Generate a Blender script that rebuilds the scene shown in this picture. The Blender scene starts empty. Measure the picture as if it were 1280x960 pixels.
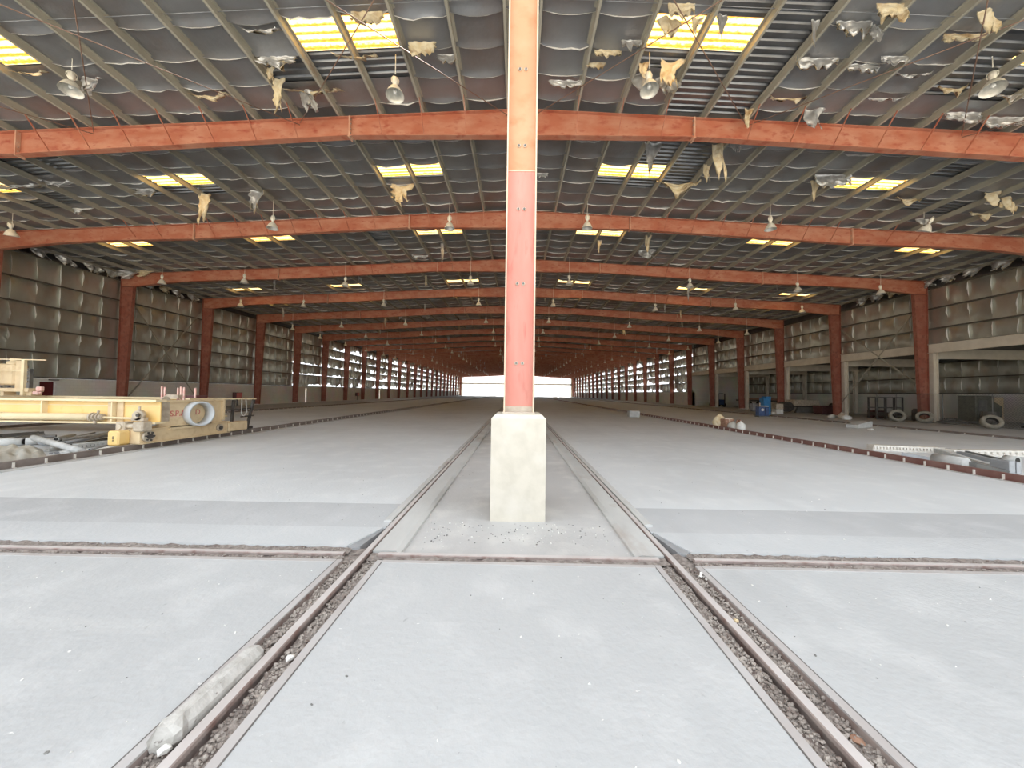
import bpy, math, random
from mathutils import Vector, Matrix, noise as mnoise
R = random.Random(7)
scene = bpy.context.scene
col = scene.collection
PI = math.pi

# ------------------------------------------------------------------ camera
F = 439.812; CAM = Vector((-0.0373, 0.0, 1.6836))
YAW, PIT, ROL = [math.radians(a) for a in (0.7284, 1.4273, 0.7616)]
f0 = Vector((-math.sin(YAW), math.cos(YAW), 0)); r0 = Vector((math.cos(YAW), math.sin(YAW), 0)); zz = Vector((0, 0, 1))
fw = f0*math.cos(PIT) + zz*math.sin(PIT); up = -f0*math.sin(PIT) + zz*math.cos(PIT)
rr = r0*math.cos(ROL) + up*math.sin(ROL); uu = up*math.cos(ROL) - r0*math.sin(ROL)
cd = bpy.data.cameras.new('camera'); cam = bpy.data.objects.new('camera', cd); col.objects.link(cam)
cd.sensor_width = 36; cd.lens = F/1280*36; cd.clip_end = 2000; cd.clip_start = 0.05
cam.matrix_world = Matrix(((rr.x, uu.x, -fw.x, CAM.x), (rr.y, uu.y, -fw.y, CAM.y), (rr.z, uu.z, -fw.z, CAM.z), (0, 0, 0, 1)))
scene.camera = cam

# ------------------------------------------------------------------ building constants (metres)
D0, BAY, NB = 5.075, 6.6, 26
def FY(k): return D0 + BAY*k
YEND = FY(NB)
def zt(x): return 11.22 - 0.0475*abs(x)            # top of rafter
def zr(x): return zt(x) + 0.23                      # underside of the roof sheet
PX = [0.42 + 1.42*n for n in range(20)]             # purlin lines
XCOL, XWALL = 28.6, 28.78
SEAM0, SEAM = 11.3, 0.88

# ------------------------------------------------------------------ mesh builder
class MB:
    def __init__(s): s.v = []; s.f = []; s.m = []; s.sm = []
    def add(s, vs, fs, mi=0, smooth=False):
        b = len(s.v); s.v += [tuple(p) for p in vs]
        for f in fs: s.f.append(tuple(b+i for i in f)); s.m.append(mi); s.sm.append(smooth)
        return s
    def box(s, x0, x1, y0, y1, z0, z1, mi=0, M=None):
        vs = [Vector(p) for p in ((x0,y0,z0),(x1,y0,z0),(x1,y1,z0),(x0,y1,z0),(x0,y0,z1),(x1,y0,z1),(x1,y1,z1),(x0,y1,z1))]
        if M: vs = [M @ p for p in vs]
        return s.add(vs, [(3,2,1,0),(4,5,6,7),(0,1,5,4),(1,2,6,5),(2,3,7,6),(3,0,4,7)], mi)
    def cbox(s, x0, x1, y0, y1, z0, z1, c, mi=0, M=None):
        """box with chamfered edges"""
        vs = []; key = {}
        for i, sx in enumerate((x0, x1)):
            for j, sy in enumerate((y0, y1)):
                for k, sz in enumerate((z0, z1)):
                    dx = c if i == 0 else -c; dy = c if j == 0 else -c; dz = c if k == 0 else -c
                    for a, p in enumerate(((sx, sy+dy, sz+dz), (sx+dx, sy, sz+dz), (sx+dx, sy+dy, sz))):
                        key[i,j,k,a] = len(vs); vs.append(Vector(p))
        fs = []
        def q(*ks): fs.append(tuple(key[k] for k in ks))
        for i in (0,1): q(*((( i,0,0,0),(i,1,0,0),(i,1,1,0),(i,0,1,0)) if i else ((i,0,0,0),(i,0,1,0),(i,1,1,0),(i,1,0,0))))
        for j in (0,1): q(*(((0,j,0,1),(0,j,1,1),(1,j,1,1),(1,j,0,1)) if j else ((0,j,0,1),(1,j,0,1),(1,j,1,1),(0,j,1,1))))
        for k in (0,1): q(*(((0,0,k,2),(1,0,k,2),(1,1,k,2),(0,1,k,2)) if k else ((0,0,k,2),(0,1,k,2),(1,1,k,2),(1,0,k,2))))
        for i in (0,1):
            for j in (0,1): q((i,j,0,0),(i,j,1,0),(i,j,1,1),(i,j,0,1))
        for i in (0,1):
            for k in (0,1): q((i,0,k,0),(i,1,k,0),(i,1,k,2),(i,0,k,2))
        for j in (0,1):
            for k in (0,1): q((0,j,k,1),(1,j,k,1),(1,j,k,2),(0,j,k,2))
        for i in (0,1):
            for j in (0,1):
                for k in (0,1): q((i,j,k,0),(i,j,k,1),(i,j,k,2))
        if M: vs = [M @ p for p in vs]
        return s.add(vs, fs, mi)
    def bar(s, a, b, w, h=None, mi=0, upv=(0,0,1)):
        """square bar from a to b"""
        a = Vector(a); b = Vector(b); d = (b-a).normalized(); h = h or w
        u = Vector(upv)
        if abs(d.dot(u)) > .98: u = Vector((0,1,0))
        sd = d.cross(u).normalized(); u = sd.cross(d).normalized()
        vs = []
        for p in (a, b):
            for i, j in ((-1,-1),(1,-1),(1,1),(-1,1)): vs.append(p + sd*i*w/2 + u*j*h/2)
        return s.add(vs, [(0,1,2,3),(7,6,5,4),(0,4,5,1),(1,5,6,2),(2,6,7,3),(3,7,4,0)], mi)
    def tube(s, a, b, r, n=10, r2=None, mi=0, caps=True):
        a = Vector(a); b = Vector(b); d = (b-a).normalized(); u = Vector((0,0,1)) if abs(d.z) < .95 else Vector((1,0,0))
        sd = d.cross(u).normalized(); u = sd.cross(d); r2 = r if r2 is None else r2
        vs = [p + (sd*math.cos(t*2*PI/n) + u*math.sin(t*2*PI/n))*q for p, q in ((a, r), (b, r2)) for t in range(n)]
        b0 = len(s.v)
        s.add(vs, [(i, (i+1)%n, n+(i+1)%n, n+i) for i in range(n)], mi, True)
        if caps:
            s.f.append(tuple(b0+i for i in range(n))[::-1]); s.m.append(mi); s.sm.append(False)
            s.f.append(tuple(b0+n+i for i in range(n))); s.m.append(mi); s.sm.append(False)
        return s
    def path(s, pts, r, n=6, mi=0):
        for a, b in zip(pts, pts[1:]): s.tube(a, b, r, n, mi=mi)
        return s
    def lathe(s, prof, M=None, n=20, mi=0, closed=False):
        """profile of (r, z) about z"""
        M = M or Matrix(); k = len(prof)
        vs = [M @ Vector((r*math.cos(t*2*PI/n), r*math.sin(t*2*PI/n), z)) for r, z in prof for t in range(n)]
        fs = [(j*n+i, j*n+(i+1)%n, (j+1)*n+(i+1)%n, (j+1)*n+i) for j in range(k-1) for i in range(n)]
        if closed: fs += [((k-1)*n+i, (k-1)*n+(i+1)%n, (i+1)%n, i) for i in range(n)]
        return s.add(vs, fs, mi, True)
    def prism(s, poly, axis, a, b, mi=0):
        """extrude a 2-D polygon along an axis 'x','y','z'"""
        n = len(poly)
        def P(p, t): return {'x': (t, p[0], p[1]), 'y': (p[0], t, p[1]), 'z': (p[0], p[1], t)}[axis]
        vs = [P(p, a) for p in poly] + [P(p, b) for p in poly]
        return s.add(vs, [tuple(range(n))[::-1], tuple(range(n, 2*n))] + [(i, (i+1)%n, n+(i+1)%n, n+i) for i in range(n)], mi)
    def build(s, name, mats, parent=None, loc=None):
        me = bpy.data.meshes.new(name); me.from_pydata(s.v, [], s.f)
        for m in (mats if isinstance(mats, (list, tuple)) else [mats]): me.materials.append(m)
        me.polygons.foreach_set('material_index', s.m); me.polygons.foreach_set('use_smooth', s.sm)
        me.update()
        o = bpy.data.objects.new(name, me); col.objects.link(o)
        if parent: o.parent = parent
        if loc: o.location = loc
        return o

def fixn(o):
    import bmesh
    bm = bmesh.new(); bm.from_mesh(o.data); bmesh.ops.recalc_face_normals(bm, faces=bm.faces); bm.to_mesh(o.data); bm.free(); return o
def tag(o, label, cat, group=None, kind=None):
    o['label'] = label; o['category'] = cat
    if group: o['group'] = group
    if kind: o['kind'] = kind
    return o
def struct(o): o['kind'] = 'structure'; return o
def thing(name, label, cat, loc=(0,0,0), rot=(0,0,0), group=None):
    o = bpy.data.objects.new(name, None); col.objects.link(o); o.location = loc; o.rotation_euler = rot
    return tag(o, label, cat, group)
kids = {}
def dup(root, loc, label, rotz=None):
    c = root.copy(); col.objects.link(c); c.location = loc; c['label'] = label
    if rotz is not None: c.rotation_euler.z = rotz
    for ch in root.children:
        d = ch.copy(); col.objects.link(d); d.parent = c
        for g in ch.children:
            e = g.copy(); col.objects.link(e); e.parent = d
    return c
ORD = 'first second third fourth fifth sixth seventh eighth ninth tenth eleventh twelfth thirteenth fourteenth fifteenth sixteenth seventeenth eighteenth nineteenth twentieth'.split()
ORD += ['twenty-'+w for w in ORD[:9]]
def sd(s): return 'left' if s < 0 else 'right'

# ------------------------------------------------------------------ materials
def mat(name, c1, c2=None, scale=4., rough=.6, metal=0., contrast=(.35, .65), bump=0., bscale=None, c3=None, s3=1., stretch=None, detail=6., spec=None, f3=(.5, .7)):
    m = bpy.data.materials.new(name); m.use_nodes = True; nt = m.node_tree; N = nt.nodes; L = nt.links
    p = N['Principled BSDF']; p.inputs['Roughness'].default_value = rough; p.inputs['Metallic'].default_value = metal
    if spec is not None: p.inputs['Specular IOR Level'].default_value = spec
    p.inputs['Base Color'].default_value = (*c1, 1)
    tc = N.new('ShaderNodeTexCoord'); src = tc.outputs['Object']
    g = N.new('ShaderNodeNewGeometry'); src = g.outputs['Position']
    if stretch:
        mp = N.new('ShaderNodeMapping'); mp.inputs['Scale'].default_value = stretch; L.new(src, mp.inputs[0]); src = mp.outputs[0]
    def nz(sc, a, b):
        n = N.new('ShaderNodeTexNoise'); n.inputs['Scale'].default_value = sc; n.inputs['Detail'].default_value = detail; L.new(src, n.inputs['Vector'])
        r = N.new('ShaderNodeMapRange'); r.inputs['From Min'].default_value = a; r.inputs['From Max'].default_value = b; L.new(n.outputs['Fac'], r.inputs['Value'])
        return r.outputs[0], n
    out = None
    if c2:
        fac, n1 = nz(scale, *contrast)
        mx = N.new('ShaderNodeMix'); mx.data_type = 'RGBA'; L.new(fac, mx.inputs['Factor']); mx.inputs['A'].default_value = (*c1, 1); mx.inputs['B'].default_value = (*c2, 1); out = mx.outputs['Result']
    if c3:
        fac, n3 = nz(s3, *f3)
        mx = N.new('ShaderNodeMix'); mx.data_type = 'RGBA'; L.new(fac, mx.inputs['Factor'])
        if out: L.new(out, mx.inputs['A'])
        else: mx.inputs['A'].default_value = (*c1, 1)
        mx.inputs['B'].default_value = (*c3, 1); out = mx.outputs['Result']
    if out: L.new(out, p.inputs['Base Color'])
    if bump:
        n = N.new('ShaderNodeTexNoise'); n.inputs['Scale'].default_value = bscale or scale*3; n.inputs['Detail'].default_value = 8; L.new(src, n.inputs['Vector'])
        b = N.new('ShaderNodeBump'); b.inputs['Strength'].default_value = bump; b.inputs['Distance'].default_value = .02; L.new(n.outputs['Fac'], b.inputs['Height']); L.new(b.outputs[0], p.inputs['Normal'])
    return m

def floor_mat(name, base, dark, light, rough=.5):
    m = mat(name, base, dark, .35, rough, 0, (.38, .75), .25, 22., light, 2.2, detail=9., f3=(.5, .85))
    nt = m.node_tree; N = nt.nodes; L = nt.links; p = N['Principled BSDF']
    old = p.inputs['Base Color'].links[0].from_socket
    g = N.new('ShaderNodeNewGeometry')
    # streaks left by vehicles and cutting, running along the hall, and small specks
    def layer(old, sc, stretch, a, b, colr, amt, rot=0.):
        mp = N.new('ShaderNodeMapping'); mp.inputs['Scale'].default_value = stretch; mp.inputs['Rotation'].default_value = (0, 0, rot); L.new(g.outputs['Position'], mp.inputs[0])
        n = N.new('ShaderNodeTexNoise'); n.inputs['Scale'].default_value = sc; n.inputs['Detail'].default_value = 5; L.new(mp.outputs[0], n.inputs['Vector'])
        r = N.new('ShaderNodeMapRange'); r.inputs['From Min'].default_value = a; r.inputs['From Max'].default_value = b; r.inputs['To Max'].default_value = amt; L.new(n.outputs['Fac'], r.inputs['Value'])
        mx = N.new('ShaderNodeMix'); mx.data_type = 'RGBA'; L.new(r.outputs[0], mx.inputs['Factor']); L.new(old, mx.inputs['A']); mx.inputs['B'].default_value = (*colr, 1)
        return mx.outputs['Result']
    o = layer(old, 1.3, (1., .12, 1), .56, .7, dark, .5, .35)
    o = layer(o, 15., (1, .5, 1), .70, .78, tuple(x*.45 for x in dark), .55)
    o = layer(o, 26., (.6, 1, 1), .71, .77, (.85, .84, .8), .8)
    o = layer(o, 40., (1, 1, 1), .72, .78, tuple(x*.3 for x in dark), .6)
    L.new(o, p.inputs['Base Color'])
    return m

M = {}
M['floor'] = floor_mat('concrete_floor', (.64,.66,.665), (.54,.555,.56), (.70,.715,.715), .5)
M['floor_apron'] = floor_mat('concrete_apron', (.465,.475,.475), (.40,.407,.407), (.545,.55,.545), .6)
M['floor_band'] = floor_mat('concrete_band', (.47,.48,.485), (.40,.41,.415), (.53,.535,.54), .6)
M['floor_white'] = floor_mat('concrete_white_strip', (.52,.535,.54), (.45,.46,.465), (.58,.585,.585), .6)
M['ledge'] = mat('concrete_ledge', (.52,.52,.50), (.40,.395,.38), 1.5, .7, 0, (.35,.7), .3, 18., (.36,.31,.28), 2.6, stretch=(1,.4,1), f3=(.58,.75))
M['plinth'] = mat('concrete_plinth', (.57,.53,.45), (.51,.475,.40), 5., .75, 0, (.4,.65), .15, 14., (.60,.565,.50), 2.2)
M['red'] = mat('red_oxide_steel', (.41,.13,.07), (.49,.225,.14), 1.3, .6, 0, (.38,.66), .0, None, (.33,.07,.038), 3.4, stretch=(1,1,2.2), f3=(.55,.75))
M['red_col'] = mat('red_oxide_column', (.28,.085,.052), (.33,.13,.085), 2.2, .6, 0, (.4,.66), 0, None, (.21,.065,.045), 5.)
M['col_up'] = mat('faded_orange_steel', (.52,.27,.145), (.55,.32,.19), 2.4, .6, 0, (.4,.66), 0, None, (.46,.22,.105), 4.)
M['col_lo'] = mat('faded_red_steel', (.58,.225,.18), (.60,.28,.23), 2.5, .55, 0, (.35,.7), 0, None, (.50,.16,.125), 5., stretch=(2.5,2.5,.5), f3=(.55,.75))
M['edge'] = mat('chalky_flange_edge', (.66,.55,.42), (.58,.45,.33), 6., .7)
M['dust'] = mat('cement_dust', (.55,.50,.42), (.46,.40,.33), 12., .9)
M['bolt'] = mat('dusty_bolt', (.55,.50,.43), (.3,.27,.23), 30., .6, .3)
M['splice'] = mat('splice_plate', (.50,.24,.15), (.58,.36,.25), 3., .6)
M['purlin'] = mat('galvanised_purlin', (.42,.39,.31), (.32,.30,.24), 2., .55, .1, (.35,.7), 0, None, (.25,.15,.09), 3., stretch=(1,.3,1), f3=(.62,.8))
M['sheet'] = mat('corrugated_sheet', (.20,.205,.21), (.15,.15,.15), 2., .35, .75, (.4,.7))
M['foil'] = mat('dusty_foil', (.31,.315,.32), (.235,.235,.235), .9, .40, .6, (.3,.7), .45, 9., (.225,.185,.165), .55, f3=(.48,.75))
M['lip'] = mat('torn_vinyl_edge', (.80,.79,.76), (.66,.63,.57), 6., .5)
M['wool'] = mat('glass_wool', (.68,.56,.34), (.74,.66,.48), 7., .95, 0, (.35,.65), .6, 30., (.42,.28,.14), 3.)
M['wallfoil'] = mat('wall_foil', (.60,.615,.55), (.43,.435,.385), .8, .33, .8, (.35,.7), .55, 5., (.50,.45,.36), 1.6, stretch=(1,1,.5))
M['seam'] = mat('wall_seam', (.86,.85,.80), (.76,.75,.70), 4., .4)  # near-white colour paints the foil's glint along the seams
M['girt'] = mat('wall_girt', (.10,.09,.075), (.14,.125,.10), 3., .6, .2)
M['silver'] = mat('bright_foil', (.62,.62,.60), (.42,.41,.39), 5., .35, .55, (.35,.65), .4, 12.)
M['beige'] = mat('beige_steel', (.68,.62,.51), (.60,.54,.44), 2., .6)
M['steel'] = mat('rail_steel', (.30,.24,.22), (.40,.34,.31), 3., .55, .25, (.35,.7), 0, None, (.22,.14,.12), 8.)
M['railtop'] = mat('rail_running_face', (.58,.545,.525), (.50,.46,.44), 4., .45, .1, (.35,.7))
M['angle'] = mat('steel_edge_angle', (.47,.455,.445), (.42,.39,.375), 3., .55, .05)
M['maroon'] = mat('maroon_rail', (.17,.075,.06), (.22,.12,.10), 3., .6, .1)
M['oldrail'] = mat('dusty_dark_rail', (.15,.12,.10), (.22,.185,.165), 3., .7)
M['clip'] = mat('white_rail_clip', (.72,.69,.63), (.62,.58,.52), 10., .7)
M['gravel'] = mat('gravel_bed', (.20,.17,.15), (.34,.30,.27), 22., .9, 0, (.35,.65), .8, 60., (.13,.10,.09), 9.)
M['stone'] = mat('gravel_stones', (.25,.215,.19), (.46,.415,.37), 9., .85, 0, (.35,.68), .2, 60., (.18,.14,.12), 17.)
M['joint'] = mat('dark_joint', (.10,.09,.085), (.16,.145,.135), 9., .9)
M['yellow'] = mat('crane_yellow', (.78,.52,.17), (.80,.58,.26), 1.4, .5, 0, (.35,.7), 0, None, (.70,.42,.12), 3., f3=(.6,.8))
M['cream'] = mat('faded_cream_paint', (.78,.66,.42), (.72,.58,.36), 3., .55)
M['tan'] = mat('dusty_tan_paint', (.72,.57,.35), (.65,.51,.32), 2., .6, 0, (.35,.7), 0, None, (.60,.45,.27), 5.)
M['pale'] = mat('dusty_pale_metal', (.56,.49,.38), (.40,.33,.25), 7., .6, .1)
M['black'] = mat('black_steel', (.045,.038,.034), (.08,.07,.06), 6., .6)
M['redpaint'] = mat('red_paint', (.62,.13,.12), (.55,.20,.17), 6., .6)
M['redwhite'] = mat('faded_pink_paint', (.72,.38,.33), (.74,.55,.48), 8., .6)
M['ring'] = mat('white_pipe', (.66,.70,.72), (.58,.61,.63), 3., .45)
M['door'] = mat('dark_red_door', (.115,.006,.008), (.09,.005,.006), 3., .5)
M['white'] = mat('off_white', (.72,.71,.67), (.60,.59,.55), 5., .6)
M['lampbody'] = mat('lamp_enamel', (.82,.79,.68), (.72,.67,.55), 14., .5, .1)
M['lens'] = mat('lamp_reflector_inside', (.62,.60,.54), (.48,.47,.42), 10., .35, .3)
M['bulb'] = mat('lamp_bulb', (.78,.76,.70), None, 5., .2)
M['rod'] = mat('rust_brown_rod', (.22,.13,.09), (.30,.20,.15), 4., .6, .2)
M['grey'] = mat('grey_steel', (.40,.41,.42), (.30,.31,.32), 4., .55, .3)
M['dgrey'] = mat('dark_grey_steel', (.13,.13,.125), (.19,.185,.17), 4., .6, .2)
M['block'] = None
M['junk'] = mat('chalky_pipe', (.52,.52,.50), (.40,.40,.385), 5., .7)
M['tarp'] = mat('dusty_plastic_sheet', (.50,.49,.44), (.36,.35,.31), 5., .55, 0, (.35,.7), .3, 14.)
M['tyre'] = mat('dusty_tyre', (.27,.25,.20), (.19,.175,.14), 8., .9)
M['tyrein'] = mat('tyre_inside', (.035,.033,.03), None, 5., .9)
M['blue'] = mat('dark_blue_paint', (.03,.065,.17), (.06,.10,.22), 8., .5)
M['azure'] = mat('bright_blue_paint', (.02,.19,.42), (.03,.14,.32), 5., .5)
M['maroonbox'] = mat('maroon_paint', (.085,.028,.03), (.12,.05,.05), 6., .6)
M['green'] = mat('dusty_olive_paint', (.085,.09,.07), (.13,.13,.10), 5., .6)
M['rust'] = mat('rusty_scrap', (.26,.13,.08), (.36,.22,.15), 12., .8)
M['ground'] = mat('sandy_ground', (.62,.54,.42), (.54,.46,.35), .3, .95)
M['slab_grey'] = mat('annex_ceiling', (.20,.19,.17), (.15,.14,.125), 1., .8)

def block_mat():
    m = bpy.data.materials.new('painted_blockwork'); m.use_nodes = True; N = m.node_tree.nodes; L = m.node_tree.links; p = N['Principled BSDF']; p.inputs['Roughness'].default_value = .8
    g = N.new('ShaderNodeNewGeometry'); sx = N.new('ShaderNodeSeparateXYZ'); L.new(g.outputs['Position'], sx.inputs[0]); cx = N.new('ShaderNodeCombineXYZ'); L.new(sx.outputs['Y'], cx.inputs['X']); L.new(sx.outputs['Z'], cx.inputs['Y'])
    b = N.new('ShaderNodeTexBrick'); L.new(cx.outputs[0], b.inputs['Vector']); b.inputs['Scale'].default_value = 1.; b.inputs['Brick Width'].default_value = .4; b.inputs['Row Height'].default_value = .2; b.inputs['Mortar Size'].default_value = .006
    b.inputs['Color1'].default_value = (.84,.81,.71,1); b.inputs['Color2'].default_value = (.80,.76,.66,1); b.inputs['Mortar'].default_value = (.70,.65,.57,1)
    n = N.new('ShaderNodeTexNoise'); n.inputs['Scale'].default_value = .7; L.new(g.outputs['Position'], n.inputs['Vector'])
    mx = N.new('ShaderNodeMix'); mx.data_type = 'RGBA'; mx.blend_type = 'MULTIPLY'; mx.inputs['Factor'].default_value = .3; L.new(b.outputs['Color'], mx.inputs['A']); L.new(n.outputs['Color'], mx.inputs['B']); L.new(mx.outputs['Result'], p.inputs['Base Color'])
    return m
M['block'] = block_mat()

SKY_E = 1.3
def skylight_mat():
    m = bpy.data.materials.new('glowing_fibreglass'); m.use_nodes = True; N = m.node_tree.nodes; L = m.node_tree.links; p = N['Principled BSDF']
    g = N.new('ShaderNodeNewGeometry'); mp = N.new('ShaderNodeMapping'); mp.inputs['Scale'].default_value = (1, 4, 1); L.new(g.outputs['Position'], mp.inputs[0])
    n = N.new('ShaderNodeTexNoise'); n.inputs['Scale'].default_value = 9.; n.inputs['Detail'].default_value = 10; n.inputs['Roughness'].default_value = .7; L.new(mp.outputs[0], n.inputs['Vector'])
    w = N.new('ShaderNodeTexWave'); w.bands_direction = 'Y'; w.inputs['Scale'].default_value = 5./PI*1.0; w.inputs['Distortion'].default_value = 1.2; w.inputs['Detail'].default_value = 3; w.inputs['Detail Scale'].default_value = 6; L.new(g.outputs['Position'], w.inputs['Vector'])
    ad = N.new('ShaderNodeMath'); ad.operation = 'MULTIPLY_ADD'; L.new(n.outputs['Fac'], ad.inputs[0]); ad.inputs[1].default_value = 1.25; ws = N.new('ShaderNodeMath'); ws.operation = 'MULTIPLY_ADD'; ws.inputs[1].default_value = .65; ws.inputs[2].default_value = -.12; L.new(w.outputs['Fac'], ws.inputs[0]); L.new(ws.outputs[0], ad.inputs[2])
    r = N.new('ShaderNodeValToRGB'); L.new(ad.outputs[0], r.inputs['Fac'])
    e = r.color_ramp.elements; e[0].position = .25; e[0].color = (.22,.075,.008,1); e[1].position = 1.2; e[1].color = (1,.72,.27,1)
    k = e.new(.72); k.color = (.56,.27,.035,1)
    L.new(r.outputs[0], p.inputs['Base Color']); L.new(r.outputs[0], p.inputs['Emission Color']); p.inputs['Emission Strength'].default_value = SKY_E; p.inputs['Roughness'].default_value = .6  # emission stands in for daylight coming through the sheet
    return m
M['skylight'] = skylight_mat()
# ------------------------------------------------------------------ floor
PZ = -0.065                                           # sunken strip between the rails
fl = MB()
Y0, YX0, YX1 = -14., 3.53, 3.84                      # apron start, cross track trench
XS0, XS1 = 1.40, 1.745                               # slot edges
def fb(x0, x1, y0, y1, z1, mi, z0=-.4): fl.box(x0, x1, y0, y1, z0, z1, mi)
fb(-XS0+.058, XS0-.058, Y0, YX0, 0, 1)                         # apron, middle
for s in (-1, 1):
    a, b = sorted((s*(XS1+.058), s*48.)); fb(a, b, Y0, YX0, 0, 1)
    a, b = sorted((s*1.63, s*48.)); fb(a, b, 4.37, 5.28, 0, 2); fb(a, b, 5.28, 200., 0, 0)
    # white strip next to the cross track, with its corner cut away beside the rail
    fl.prism([(s*1.86, YX1), (s*48., YX1), (s*48., 4.37), (s*1.66, 4.37)] if s > 0 else [(s*48., YX1), (s*1.86, YX1), (s*1.66, 4.37), (s*48., 4.37)], 'z', -.4, 0, 3)
    # ledges that carry the rail
    a, b = sorted((s*1.24, s*1.53)); fl.prism([(a, -.4), (b, -.4), (b, .0), (a+(.05 if s>0 else .0), .0), (a, -.03 if s>0 else .0)] if s > 0 else [(a, -.4), (b, -.4), (b, -.03), (b-.05, .0), (a, .0)], 'y', YX1-.1, 200., 4)
    a, b = sorted((s*1.62, s*1.72)); fl.prism([(a, -.4), (b, -.4), (b, .022), ((a+b)/2, .034), (a, .02)], 'y', 4.55, 200., 4)
fb(-1.24, 1.24, YX1-.1, 200., PZ, 5)
fb(-48., 48., Y0, 200., -.09, 6, -.5)                # bottom of the slots
M['floor_mid'] = floor_mat('concrete_sunken_strip', (.50,.495,.485), (.40,.395,.385), (.62,.61,.58), .65)
floor_o = struct(fixn(fl.build('floor', [M['floor'], M['floor_apron'], M['floor_band'], M['floor_white'], M['ledge'], M['floor_mid'], M['gravel']])))
struct(MB().box(-600, 600, -500, 900, -1, -.12).build('ground', M['ground']))
# fine saw-cut joints and steel angle edges of the rail slots
for s in (-1, 1):
    for x0, x1, lab in ((XS0-.058, XS0, 'inner'), (XS1, XS1+.058, 'outer')):
        a, b = sorted((s*x0, s*x1)); e = MB().box(a, b, Y0, YX0, -.010, .003, 0).box(a, b, Y0, YX0, -.088, -.0102, 2)  # lower box coloured dark for the shaded, dirty slot wall
        j = s*(x0 if lab == 'inner' else x1); e.box(j-.004, j+.004, Y0, YX0, -.01, .0035, 1)
        struct(e.build('trim_1', [M['angle'], M['joint'], M['steel']]))
# angle edge on the near side of the cross track
e = MB()
for a, b in ((-30, -XS1-.058), (-XS0+.058, XS0-.058), (XS1+.058, 30)): e.box(a, b, YX0-.05, YX0, -.085, .004)
struct(e.build('trim_2', M['angle']))

# ------------------------------------------------------------------ rails with flat foot, web and head
def rail_prof(xc, top, hw=.033, foot=.06, h=.12):
    return [(xc-foot, top-h), (xc+foot, top-h), (xc+foot, top-h+.012), (xc+.009, top-h+.025), (xc+.009, top-.04), (xc+hw, top-.03), (xc+hw, top-.006), (xc+hw-.006, top), (xc-hw+.006, top), (xc-hw, top-.006), (xc-hw, top-.03), (xc-.009, top-.04), (xc-.009, top-h+.025), (xc-foot, top-h+.012)]
def rail(name, lab, xc, top, y0, y1, cat='rail', **k):
    m = MB(); pr = rail_prof(xc, top, **k); m.prism(pr, 'y', y0, y1)
    n = len(pr); m.m[2+7] = 1
    o = fixn(m.build(name, [M['steel'], M['railtop']])); return tag(o, lab, cat)
for s in (-1, 1):
    rail('crane_rail', f'long steel rail running past the concrete plinth, {sd(s)} one of the middle pair', s*1.575, .012, Y0, 178.)
def xrail(x0, x1, yc, lab, hw=.028):
    pr = rail_prof(yc, .008, hw, .045, .09); m = MB(); m.prism(pr, 'x', x0, x1); m.m[2+7] = 1
    return tag(fixn(m.build('crossing_rail', [M['steel'], M['railtop']])), lab, 'rail')
xrail(-30., -1.80, 3.665, 'rusty rail of the cross track in the floor, left of the middle rails')
xrail(-1.44, 1.44, 3.665, 'short rusty rail edging the sunken strip in front of the plinth', .03)
xrail(1.80, 30., 3.665, 'rusty rail of the cross track in the floor, right of the middle rails')
# check plates beside the rails at the crossing
for s in (-1, 1):
    m = MB(); m.prism([(s*1.635, 4.36), (s*1.66, 4.36), (s*1.85, 3.86), (s*1.80, 3.80), (s*1.72, 3.86)], 'z', -.08, -.012)
    tag(fixn(m.build('crossing_plate', M['grey'])), f'dark steel wedge plate beside the {sd(s)} rail crossing', 'steel plate')

# gravel in the slots and the trench: a rough bed with loose stones
def hz(x, y): return .018*mnoise.noise(Vector((x*9, y*9, 1))) + .012*mnoise.noise(Vector((x*31, y*31, 4)))
def bed(m, x0, x1, y0, y1, z, dx=.03):
    nx = max(2, int((x1-x0)/dx)); ny = max(2, int((y1-y0)/dx)); b = []
    for i in range(nx+1):
        for j in range(ny+1):
            x = x0+(x1-x0)*i/nx; y = y0+(y1-y0)*j/ny; b.append((x, y, z+hz(x, y)))
    m.add(b, [(i*(ny+1)+j, (i+1)*(ny+1)+j, (i+1)*(ny+1)+j+1, i*(ny+1)+j+1) for i in range(nx) for j in range(ny)], 0, True)
ICO = None
def ico():
    import bmesh
    bm = bmesh.new(); bmesh.ops.create_icosphere(bm, subdivisions=1, radius=1); v = [x.co.copy() for x in bm.verts]; f = [tuple(y.index for y in x.verts) for x in bm.faces]; bm.free(); return v, f
ICO = ico()
def stone(m, p, r, mi=1, flat=.7):
    q = Matrix.Rotation(R.random()*6, 3, 'X') @ Matrix.Rotation(R.random()*6, 3, 'Z'); sx = R.uniform(.7, 1.3); sy = R.uniform(.7, 1.3)
    m.add([Vector(p) + (q @ (Vector((c.x*sx, c.y*sy, c.z*flat))*(1+R.uniform(-.22, .22))))*r for c in ICO[0]], ICO[1], mi)
gb = MB()
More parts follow.
